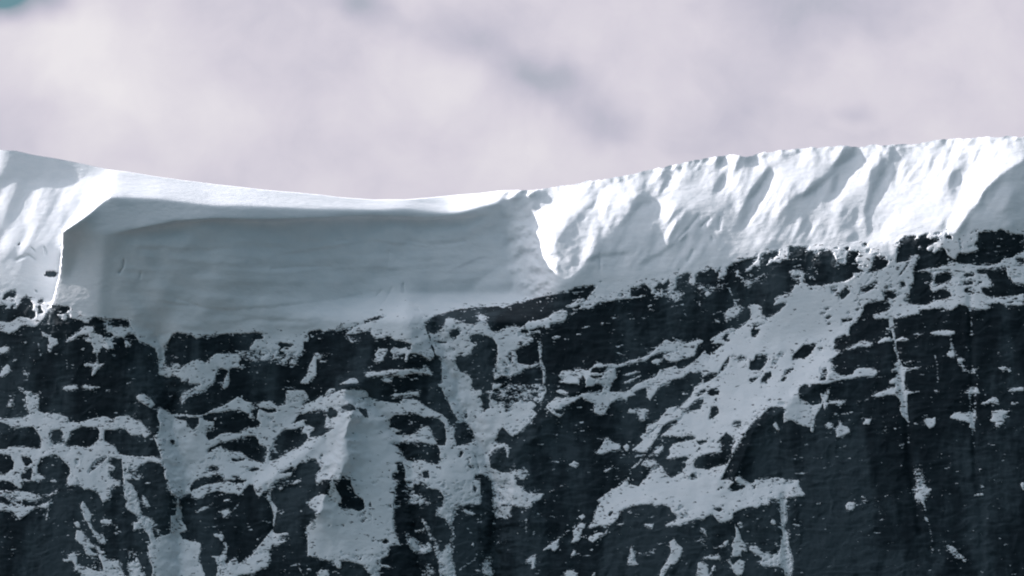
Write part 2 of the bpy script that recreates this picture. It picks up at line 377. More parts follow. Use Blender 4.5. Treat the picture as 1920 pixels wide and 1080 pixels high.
K 16 20,160 140,150
S 480,80 540,60 640,90 620,130 560,120
S 450,190 500,140 560,160 650,150 740,140 770,115 860,95 1000,100 1060,-20 1110,40 1090,90 1280,90 1300,80 1430,-20 1720,-20 1640,70 1550,190 1520,130 1520,60 1500,40 1400,80 1360,100 1390,120 1310,150 1290,180 1310,270 1280,190 1240,160 1190,170 1110,220 1040,350 990,355 920,320 920,220 850,200 780,150 700,200 620,240 540,240 600,300 580,360 530,380 450,330 380,260 400,230
R 460,280 540,290 590,310 560,340 500,330
S 820,30 850,-20 960,-20 900,30
S 1290,330 1320,280 1400,290 1490,275 1550,300 1500,330 1500,420 1400,420 1440,380 1410,330
L.9 13 1105,357 1143,357
S 920,795 1010,700 1050,610 1080,600 1140,660 1220,680 1220,740 1120,760 980,795
S 1250,700 1300,670 1320,700 1300,765 1270,750
S 640,910 700,865 770,910 720,950
S 800,850 860,830 820,865
S 1020,980 1100,940 1170,880 1150,930 1060,1000
L.7 9 850,1003 890,995
L.7 12 1230,822 1280,803
L.9 12 488,567 515,569
S 1610,225 1640,215 1635,235
S -20,980 60,970 140,950 190,990 150,1060 130,1090 60,1050 -20,1090
S 1340,750 1480,630 1430,590 1500,560 1520,480 1640,420 1760,270 1860,250 1810,330 1940,220 1940,360 1860,400 1790,420 1700,470 1640,590 1520,770 1440,770
K 9 1520,580 1640,480
S 1660,600 1800,480 1940,370 1940,610 1840,590 1700,590
S 1520,820 1600,760 1680,700 1700,660 1710,720 1680,770 1570,810
S 1710,850 1780,790 1770,730 1820,670 1940,650 1940,820
S 1450,910 1490,860 1590,850 1650,860 1620,890 1650,910 1640,940 1530,940
L.8 10 1330,965 1420,900 1450,860 1500,800
S 1490,1090 1560,990 1640,950 1700,910 1720,1000 1790,1060 1860,1020 1940,990 1940,1090
S 1290,1090 1310,1050 1330,1050 1310,1090
L.6 10 1330,1020 1345,970
T 1280 720
S -20,210 130,70 130,40 240,-20 1600,-20 1600,50 1560,130 1580,220 1540,300 1500,360 1480,440 1470,550 1440,540 1440,490 1310,460 1210,400 1140,440 1130,330 1190,300 1090,260 1000,260 930,310 880,370 810,410 740,510 680,600 600,720 560,820 520,900 470,1000 430,1070 430,1090 -20,1090
R -20,90 60,95 120,90 70,160 0,220 -20,230
L.8 13 0,115 70,103
R 160,130 200,70 270,55 280,70 220,120 170,145
R 280,110 310,60 390,45 415,80 400,120 330,140
R 360,180 380,160 395,190 370,200
R -20,320 60,270 130,190 240,150 240,190 200,280 100,300 0,360
R 310,350 320,250 380,250 410,300 400,340 350,370 320,400 290,400
R 565,480 570,430 610,405 660,420 660,470 590,490
R 380,670 500,545 560,600 600,650 560,690 550,760 540,830 500,900 430,920 340,940 300,965 140,945 120,900 170,820 260,790 440,770 460,740 400,720 440,670
R -20,600 60,585 150,590 140,620 60,640 -20,650
R 160,660 190,630 280,640 260,660 190,690
R 160,740 220,720 190,750
R 320,650 370,630 350,660
R -20,830 30,815 80,840 30,870 -20,865
R -20,890 40,890 30,950 -20,960
R 60,1070 100,1010 160,1000 160,1090
R 950,190 1000,160 1000,180 970,200
R 790,320 830,295 840,315 800,330
R 1300,60 1350,20 1440,30 1460,-20 1600,-20 1600,60 1550,110 1570,220 1440,240 1400,200 1320,180
M.3 1070,210 1160,200 1150,240 1090,240
S 1010,460 1050,430 1100,510 1080,540
S 1560,130 1610,110 1640,30 1660,100 1600,250
S 1580,240 1640,210 1720,175 1800,190 1940,200 1820,210 1800,240 1700,225 1640,230 1600,300
S 1660,320 1720,320 1740,335 1830,330 1900,310 1940,315 1850,345 1730,345 1680,340
S 1590,460 1640,425 1700,450 1690,500 1640,510
S 1710,620 1740,570 1710,520 1760,480 1770,400 1800,470 1860,480 1890,540 1840,570
L.6 14 1750,340 1765,460
M.7 1070,635 1110,635 1115,670
S 740,860 760,840 770,855
L.5 14 660,870 640,1000
S 570,1090 600,1050 650,1040 680,1090
L.5 8 1540,945 1620,950
S 940,1090 1000,1060 1100,1050 1200,1090
T 1600 720
S -20,210 20,195 90,180 110,190 30,210
L.7 12 120,190 190,150
S 180,150 280,95 380,60 440,30 460,60 500,-20 580,-20 590,70 680,90 770,65 760,80 640,120 610,120 605,200 620,380 630,450 600,410 560,370 520,300 540,200 480,130 420,120 280,150
L.5 16 620,450 625,700
S 890,75 960,70 1030,65 960,95
S 1150,68 1220,80 1300,90 1300,40 1400,40 1420,90 1450,100 1360,110 1300,110 1200,90
L.65 22 1310,110 1310,320
L.6 16 1375,110 1370,320
L.65 14 1260,225 1400,240
S 1400,230 1480,200 1570,150 1620,160 1650,240 1560,210 1460,235
S 1720,90 1780,50 1900,35 1940,40 1940,75 1850,80
S 1750,230 1850,200 1865,215 1800,235
S 1080,380 1130,330 1190,315 1280,330 1385,325 1370,440 1370,510 1300,490 1320,440 1200,410
L.5 18 1340,520 1360,700
S 790,395 930,380 920,470 860,505 820,460
S 1530,410 1570,370 1550,310 1640,290 1800,305 1740,330 1690,350 1680,390 1715,420 1640,490 1600,480 1610,430 1560,430
S 95,455 150,390 195,380 205,410 180,460
S 320,525 350,500 375,510 360,550
S 415,495 500,500 500,522 450,512
M.7 505,680 570,680 565,740 530,730
M.5 650,910 770,910 820,1000 800,1090 710,1090 670,990
M.7 1400,950 1450,950 1440,1000
L.8 9 1550,688 1590,688
L.7 11 310,365 330,372
L.6 12 -10,315 20,318
T 0 900
S -20,-20 1360,-20 1350,70 1250,80 1250,160 1230,180 1220,230 1170,250 1160,320 1150,250 1110,160 1000,100 960,120 1060,220 1030,220 940,100 900,50 780,70 750,50 770,-20 640,-20 620,30 560,20 440,40 340,10 260,10 250,100 210,90 120,20 20,10 -20,40
R 1060,110 1100,100 1090,140
R 380,-20 530,-20 560,10 440,40
S 820,90 870,140 840,140
S -20,120 100,120 230,130 330,140 430,180 500,190 600,130 690,90 650,150 560,190 400,230 300,230 260,220 240,290 340,290 400,300 490,270 560,230 600,200 560,260 550,340 540,440 510,460 520,380 540,320 460,310 380,330 300,390 240,440 220,450 140,350 60,340 -20,350 -20,250 40,260 100,300 180,290 220,250 100,200 -20,180
M.45 50,150 230,150 240,280 100,270
S 900,300 930,240 960,280 1000,330 1030,400 1020,480 1060,560 1120,620 1160,610 1190,680 1200,730 1130,710 1080,650 1000,530 970,460 940,440 930,350
S 830,490 870,460 910,510 900,540 860,530
S 930,490 960,490 950,510
S 840,660 860,570 920,570 970,640 1030,720 1120,750 1140,810 1190,790 1170,860 1240,920 1340,900 1360,980 1380,1030 1440,1090 960,1090 900,1040 830,1050 850,980 810,910 740,930 700,910 710,880 770,890 760,840 830,820 870,870 870,960 970,980 1040,1010 1070,1020 1150,1030 1170,1010 1130,900 1100,850 1020,860 960,830 940,740 880,700
R 980,760 1080,770 1130,840 1060,820
R 1260,970 1340,1020 1280,1010
M.4 1000,860 1110,880 1130,1010 1030,1000
S 1110,460 1180,440 1240,450 1240,380 1260,470 1260,530 1220,500 1140,490
S 1300,510 1330,520 1320,600
M.8 1390,-20 1490,60 1540,150 1580,330 1600,400 1680,420 1750,490 1700,540 1740,640 1760,740 1700,720 1670,620 1600,540 1490,580 1510,520 1460,480 1550,470 1560,410 1440,340 1400,260 1450,250 1400,180 1390,60
M.8 1590,150 1640,200 1700,310 1640,300 1610,240
S 1890,-20 1940,-20 1940,120 1900,100
S 1790,640 1920,600 1940,600 1940,1090 1700,1090 1720,1000 1680,900 1660,740 1720,720 1740,660
M.65 1440,800 1500,780 1560,900 1600,1000 1680,1090 1460,1090 1430,960
M.3 1730,530 1890,560 1870,620 1780,630
T 320 900
S -20,-20 310,-20 260,20 220,80 220,150 130,170 100,200 90,240 130,400 120,450 190,560 100,600 130,660 340,710 340,800 310,900 350,960 370,1020 400,1090 -20,1090 -20,400 60,400 70,200 40,160 -20,150
S 220,150 260,100 400,50 640,20 800,40 900,-20 1200,-20 1130,60 1100,130 1040,160 1000,190 960,160 940,100 930,60 880,50 840,90 800,150 760,180 750,150 640,150 520,120 400,160 310,220 250,200
R 220,60 320,20 560,10 400,50 260,110 230,120
R 700,-20 780,-20 790,20 700,10
S 1090,130 1130,140 1130,230 1200,320 1190,400 1160,500 1150,580 1200,610 1320,590 1340,670 1230,730 1140,740 1110,800 1120,900 1080,980 1000,1010 950,1050 850,1060 600,1090 480,1090 560,1010 690,890 750,880 760,950 900,860 1000,730 1110,600 1140,560 1160,400 1130,280 1090,230
M.45 1200,630 1330,620 1320,680 1220,690
M.75 470,600 580,600 620,680 640,760 620,900 600,980 520,1040 520,940 500,880 450,860 560,850 600,740 560,670 500,640
R 1000,810 1040,815 1020,835
M.7 220,370 300,350 350,310 440,270 540,240 450,290 380,340 300,370
S 570,230 620,215 680,215 650,245 590,250
S 530,350 600,340 660,310 660,360 720,330 650,400 580,450 600,390 550,370
L.6 9 700,350 750,280 790,240
S 770,270 790,240 795,265
S 310,460 350,460 340,475
L.8 10 1110,105 1180,90
S 1210,90 1300,45 1380,30 1420,0 1480,-20 1470,20 1400,50 1300,60 1240,120
S 1520,520 1580,490 1570,450 1640,440 1620,380 1660,345 1570,320 1550,250 1640,180 1700,160 1780,170 1810,0 1830,0 1860,100 1940,230 1940,1000 1870,990 1840,930 1700,890 1540,860 1540,600
S 1630,-20 1700,-20 1690,40 1640,60
R 1610,490 1630,490 1625,515
R 1770,520 1810,490 1790,530
R 1880,270 1940,240 1940,310 1890,300
S 1250,860 1270,830 1310,880
S 1210,1010 1330,1010 1300,1040 1230,1030
L.9 16 1430,950 1500,1080
S 1530,1000 1580,970 1580,1030 1540,1040
S 1640,1080 1680,1010 1760,1010 1800,1090
T 640 900
S 100,-20 660,-20 640,60 600,100 600,200 590,300 590,400 580,500 600,580 660,720 640,740 540,740 530,860 480,870 440,900 430,940 530,960 620,990 400,980 250,960 100,920 -20,910 -20,320 100,320 200,350 260,320 250,230 150,150 110,60
R 300,300 330,240 345,300
R 530,290 560,280 565,310 535,320
R 330,30 410,20 380,50
R 310,370 350,380 350,430 320,420
M.5 180,370 350,380 350,500 200,480
R 450,700 500,660 550,690 500,720
R 340,660 380,690 350,695
R -20,500 40,510 20,530
M.5 0,840 450,840 440,900 200,900
S 60,60 100,70 130,120 110,110
M.7 250,970 450,970 430,1080 330,1080
R 100,930 240,960 300,1090 90,1090
M.85 980,-20 1560,-20 1570,280 1450,270 1330,290 1280,320 1150,310 1160,200 1100,120 1000,100
M.5 710,-20 980,-20 1000,100 870,100 1000,200 1000,300 880,330 860,300 720,280
R 810,50 930,70 930,130 830,150
R 1010,110 1100,110 1150,180 1150,300 1030,290 1010,240 1080,220
R 1480,40 1530,100 1510,160 1480,130
R 1440,260 1540,300 1560,340 1460,330
M.65 850,400 930,430 1030,600 1080,700 1120,850 1200,700 1240,600 1200,500 1170,440 1060,400 1060,310 1270,310 1280,600 1260,900 1300,1090 1110,1090 1080,900 1030,760 930,500
M.65 700,560 780,620 880,680 1000,700 1030,780 980,830 860,840 780,800 740,680
R 870,690 980,700 940,740
M.7 800,580 940,540 930,575 830,595
M.6 880,850 910,1000 1080,1090 900,1090
M.45 950,920 1050,960 1070,1080 920,1080
S 1340,300 1440,350 1530,380 1480,400 1400,380
L.6 14 1570,380 1575,490
L.6 12 1380,520 1440,560
L.6 12 1440,590 1470,600
S 1450,740 1490,700 1500,750
L.6 22 1530,820 1510,880 1440,930 1330,1010
M.45 1570,820 1700,820 1740,1080 1600,1090 1580,950
M.5 1720,620 1790,600 1800,780 1740,780
M.6 1690,-20 1940,-20 1940,420 1850,440 1740,440 1700,300
S 1600,375 1650,350 1640,390
L.7 14 1850,435 1940,415
S 1490,1040 1540,1000 1570,1040
T 960 900
S -20,60 150,60 120,110 200,150 370,150 300,235 240,240 220,310 60,310 -20,280
S -20,-20 50,-20 50,60 -20,60
L.65 12 170,310 150,400 160,520 155,650
L.4 9 160,650 175,720
L.5 8 100,320 120,380 140,390
L.8 9 430,130 495,115
L.8 9 540,80 620,45
S 50,590 70,590 70,610 55,612
S 840,550 930,440 940,370 1000,240 940,245 1050,160 1130,110 1240,50 1290,-20 1310,50 1430,70 1490,-20 1940,-20 1940,520 1830,510 1720,530 1720,510 1860,440 1880,410 1780,350 1800,320 1700,280 1620,290 1500,270 1380,290 1260,320 1220,370 1190,450 1100,510 980,510 900,545
R 1080,400 1100,360 1140,350 1140,390 1100,410
R 1210,150 1235,140 1230,165
R 1800,30 1840,0 1830,20
R 1870,290 1920,290 1940,320 1890,330
R 1890,370 1940,370 1940,400 1900,400
S 340,790 400,740 500,680 580,610 660,600 600,615 540,660 520,690 510,740 540,740 480,810 460,800 440,770 360,795
S 650,715 690,670 690,590 680,570 760,500 820,480 820,540 790,560 780,630 750,690
S 680,520 740,490 780,440 750,410 810,385 820,420 770,470 700,525
S 850,655 880,630 970,590 1040,600 1080,550 1080,590 1060,620 970,660 900,710
S 665,850 690,790 730,780 720,830 690,870
S 1170,515 1200,490 1260,475 1265,515
S 1290,370 1330,330 1360,370 1330,395
S 1500,360 1600,400 1540,385
S 1460,500 1600,485 1580,565 1500,520
S 1390,460 1430,475 1400,485
M.5 1370,400 1440,370 1430,440
S 140,960 160,900 280,830 260,960 270,1000 200,1000 230,950 220,920
S 320,840 350,860 325,865
S 570,1090 620,1010 680,1010 720,1050 780,1035 700,1090
S 900,1075 940,1030 930,1080
M.5 240,1030 320,1040 280,1090
S 410,1050 440,1020 440,1050
S 870,790 915,770 900,800
S 1300,960 1310,880 1340,870 1330,800 1350,690 1370,800 1390,850 1370,910 1440,950 1400,965
M.6 1450,850 1500,790 1510,700 1530,760 1600,790 1640,830 1560,830 1480,850
S 1590,890 1640,870 1620,895
S 1660,1090 1680,1000 1740,920 1790,800 1770,700 1830,660 1860,720 1920,760 1900,870 1840,950 1780,960 1720,1060 1700,1090
T 1280 900
S -20,-20 1310,-20 1310,70 1390,170 1210,200 1100,230 960,200 1020,270 870,290 840,320 770,300 700,320 570,370 570,430 480,480 400,470 380,440 220,450 180,430 0,490 -20,490
R 390,110 430,75 450,90 400,120
M.2 510,120 540,60 580,30 560,0 700,60 710,90 600,130
R 780,110 800,60 830,50 810,100
R 340,320 430,310 450,350 400,360
R -20,290 20,300 0,330
R -20,380 70,400 40,420 -20,425
R 700,-20 820,-20 790,40 730,40
R 240,430 340,390 370,440 300,470
M.7 1100,-20 1260,-20 1240,100 1120,60
R 960,210 1080,240 1090,270 1000,250
M.85 1100,220 1180,230 1160,300 1180,460 1140,520 1150,570 1210,610 1190,640 1200,760 1240,880 1240,1000 1220,1090 1160,1090 1130,980 990,970 1010,1010 960,970 860,960 900,880 820,830 750,790 760,740 840,740 870,800 950,830 1080,850 1100,760 1110,660 1130,640 1110,500 1100,300
R 970,860 1020,860 1010,890
S 540,740 590,650 600,590 580,480 640,580 660,660 730,760 720,810 670,790 660,860 560,860 570,770
M.6 600,440 680,480 680,550 750,575 660,560 620,500
M.45 200,520 270,560 320,660 280,700 290,770 190,830
S 280,720 330,750 430,740 480,680 520,680 490,750 370,780
S 220,870 380,850 400,810 420,860 440,880 400,900 230,890
S 160,1090 170,930 230,910 280,960 300,1090
S 320,1090 330,990 390,930 370,990 340,1060
S 490,900 530,880 570,960 640,890 700,920 690,1010 660,1090 580,1050 540,960
S 980,490 1010,410 1060,510
L.7 12 1050,510 1130,560
S 1260,620 1290,605 1340,630
L.9 11 1510,262 1560,265
S 1825,290 1860,250 1940,250 1940,330 1880,355 1840,330
S 1750,390 1790,365 1780,385
L.6 10 1780,750 1800,748
L.5 7 1840,145 1900,150
L.4 20 700,680 760,760
T 1600 900
S -20,250 40,250 10,330 -20,340
S 90,235 130,225 170,240 260,235 260,245 130,255
L.8 11 100,190 130,200
S 690,120 720,90 820,90 890,95 850,150 840,200 800,210 800,300 760,240 730,210 680,225 700,180
S 575,130 690,115 690,140
M.6 700,-20 810,-20 820,90 720,90
L.4 16 800,290 820,350
L.5 22 800,400 850,490
L.4 10 850,490 890,700
M.6 850,745 930,750 900,800 880,860 870,800
M.75 1010,750 1050,730 1130,750 1200,830 1280,900 1250,930 1180,890 1120,850 1080,790
S 970,185 1000,165 1035,170 1000,188
S 1340,180 1400,150 1465,150 1460,180 1400,175
L.7 9 1280,65 1340,60
L.7 9 1410,65 1470,60
S 1880,40 1940,20 1940,160 1900,100
L.5 10 1440,880 1520,880
L.4 10 1160,940 1210,1000
L.4 9 1240,1050 1260,1070
T 960 400
R -20,1090 -20,1020 0,1020 150,970 340,935 600,870 770,820 950,810 960,830 870,860 920,880 860,930 830,960 740,970 600,1040 620,1090
R 970,777 1015,763 1000,783
R 1340,850 1400,830 1490,790 1540,830 1560,880 1500,920 1400,920 1340,910
R 1590,880 1650,780 1670,760 1690,810 1770,740 1780,790 1740,840 1790,850 1750,890 1820,900 1790,960 1700,940 1600,940 1540,920
R 1850,720 1940,680 1940,840 1850,850
R 1865,640 1890,630 1880,650
T 1280 400
R -20,1090 -20,680 60,670 90,690 80,740 60,800 150,810 150,680 200,660 240,670 320,625 360,640 370,680 420,610 430,630 400,710 360,760 480,700 500,690 490,620 570,560 640,545 740,510 850,490 830,530 720,620 660,680 780,640 790,600 870,600 880,460 950,445 960,460 1080,405 1080,450 1020,515 980,510 960,560 930,600 980,570 1050,550 1110,560 1110,530 1190,520 1200,370 1260,380 1330,380 1420,370 1420,390 1370,440 1430,430 1500,430 1600,400 1700,430 1730,490 1750,560 1840,570 1850,480 1870,420 1940,430 1940,700 1840,760 1740,780 1600,805 1440,820 1380,780 1330,770 1300,810 1260,800 1250,870 1220,900 1060,940 1030,970 1050,990 1010,1040 1110,1010 1170,1010 1100,1090
M.4 160,780 520,780 540,940 220,980 140,850
M.35 540,640 700,620 760,800 560,800
M.35 640,700 960,660 960,800 700,840
M.5 1180,640 1380,560 1380,790 1250,780
M.35 1370,600 1520,600 1520,760 1400,780
M.45 1680,570 1840,570 1830,640 1700,640
M.7 1680,420 1740,420 1840,560 1740,560
S 1490,490 1530,440 1550,460 1520,490
S 540,680 570,665 580,690
S 700,770 760,760 780,810 720,820
S -20,850 30,870 40,910 0,920
R 1820,390 1880,375 1860,420 1830,410
R 1655,830 1750,820 1740,880 1690,915 1680,870
R 1760,930 1790,880 1850,815 1870,840 1890,870 1840,930 1770,990
T 1600 400
R -20,430 60,425 60,470 30,500 20,520 40,560 60,580 50,620 100,640 130,660 0,670 -20,680
R 100,350 130,335 170,340 140,375 110,370
R 150,410 190,400 180,450 150,440
R 220,500 260,480 330,490 390,495 330,510 400,540 370,600 320,630 230,660 150,680 200,620 220,560
R 490,400 540,380 520,310 560,280 660,250 720,260 680,300 740,290 760,250 860,220 820,270 870,290 950,270 970,300 920,330 830,380 820,410 860,430 900,400 880,450 920,450 1000,380 1030,400 1060,470 1100,500 1150,520 1170,460 1210,440 1240,460 1300,450 1400,420 1420,400 1370,370 1370,340 1400,310 1400,220 1480,210 1620,200 1640,180 1700,190 1730,220 1940,240 1940,430 1830,460 1790,500 1690,510 1660,550 1580,580 1500,590 1400,590 1300,565 1220,575 1130,550 1040,580 960,610 860,620 820,620 700,650 670,640 700,580 740,470 720,460 650,480 640,530 520,550 480,560 490,490 500,450
R 890,240 940,215 995,220 960,240
R 1030,260 1050,215 1060,240 1110,260 1110,300 1050,280
R 1185,280 1212,290 1224,400 1215,440 1200,360
R 1310,290 1340,280 1330,300
R 1350,195 1390,190 1385,215
K 11 515,700 640,540
K 7 140,790 210,700
R 670,660 720,655 820,650 900,700 890,760 860,800 880,850 930,870 1000,850 1080,880 1110,920 1090,950 980,970 880,1010 740,1035 600,1010 560,980 640,920 650,870 630,810 680,800 680,720
L.7 17 915,680 905,860 905,960
R 920,700 960,680 1110,670 1130,710 1090,750 1000,790 930,830 910,800
R 860,650 1100,635 1100,650 870,668
R 1240,680 1360,670 1360,710 1250,725
R 1210,765 1350,760 1350,800 1230,810
M.2 1250,850 1340,830 1330,900 1290,920
R 1380,640 1500,625 1600,640 1680,590 1720,610 1730,700 1790,760 1800,800 1940,790 1940,880 1850,900 1800,925 1650,950 1580,930 1500,920 1430,860 1560,820 1570,790 1530,740 1500,690 1400,680
R 1400,770 1460,765 1440,795
R 1820,500 1900,505 1940,520 1940,570 1850,560
K 9 1790,595 1900,592
K 9 1810,720 1920,712
R 70,910 80,830 150,820 250,760 290,770 230,830 150,870
R 350,770 430,730 400,760
R 390,830 420,795 480,830 430,850
R 520,770 580,770 590,830 540,830
R 300,860 360,880 490,880 500,930 450,970 390,940 340,930 260,900
K 8 10,990 170,940
T 0 400
R 490,700 515,655 580,645 650,655 655,705 605,728 525,722
R 190,350 220,335 240,350 200,362
"""
# ---------------------------------------------------------------- named outcrops and snow bodies (outlines on the face)
OUTCROPS = [
    ([(78,498),(115,498),(115,530),(78,530)], 'small black boulder sticking out of the white snow just left of the cornice wall'),
    ([(1398,655),(1448,655),(1448,702),(1398,702)], 'dark square knobbly outcrop in the middle of the wide diagonal snowfield'),
    ([(1478,634),(1536,634),(1536,682),(1478,682)], 'dark elongated slanting outcrop in the upper right of the diagonal snowfield'),
    ([(1462,684),(1496,684),(1496,712),(1462,712)], 'small slanting outcrop below the elongated one in the diagonal snowfield'),
    ([(1424,692),(1456,692),(1456,728),(1424,728)], 'narrow outcrop just below the square knobbly outcrop of the diagonal snowfield'),
    ([(1326,757),(1354,757),(1354,790),(1326,790)], 'upright dark outcrop low in the diagonal snowfield'),
    ([(1122,952),(1156,952),(1156,972),(1122,972)], 'small round outcrop in the left tip of the lower snowfield'),
    ([(1568,530),(1598,530),(1598,568),(1568,568)], 'dark egg shaped outcrop near the top of the diagonal snowfield'),
    ([(728,775),(840,775),(840,838),(728,838)], 'dark arched outcrop between two snow ledges right of the pointed snow peak'),
    ([(728,825),(832,842),(832,875),(750,875)], 'blocky black outcrop under the arched one right of the pointed snow peak'),
    ([(740,866),(762,866),(762,905),(730,905)], 'thin upright rock rib at the right edge of the snowy pyramid face'),
    ([(66,850),(136,850),(136,903),(66,903)], 'round black outcrop below the long white ledge on the left'),
    ([(128,798),(190,798),(190,842),(118,842)], 'rounded black outcrop above the long white ledge on the left'),
    ([(400,750),(492,765),(455,820),(380,830),(378,790)], 'broad dark outcrop right of the upper left couloir'),
    ([(500,795),(585,795),(580,840),(500,872)], 'dark wedge shaped outcrop above the left end of the slanting snow ramp'),
    ([(640,930),(690,925),(690,960),(640,955)], 'dark triangular outcrop in the middle of the snowy pyramid face'),
    ([(1200,536),(1214,536),(1214,560),(1158,560),(1158,545)], 'tiny round rock in the bright snow tongue under the ice cliff'),
]
SP = 'snow patches on the dark cliff'; SL = 'snow covered ledges of the cliff'
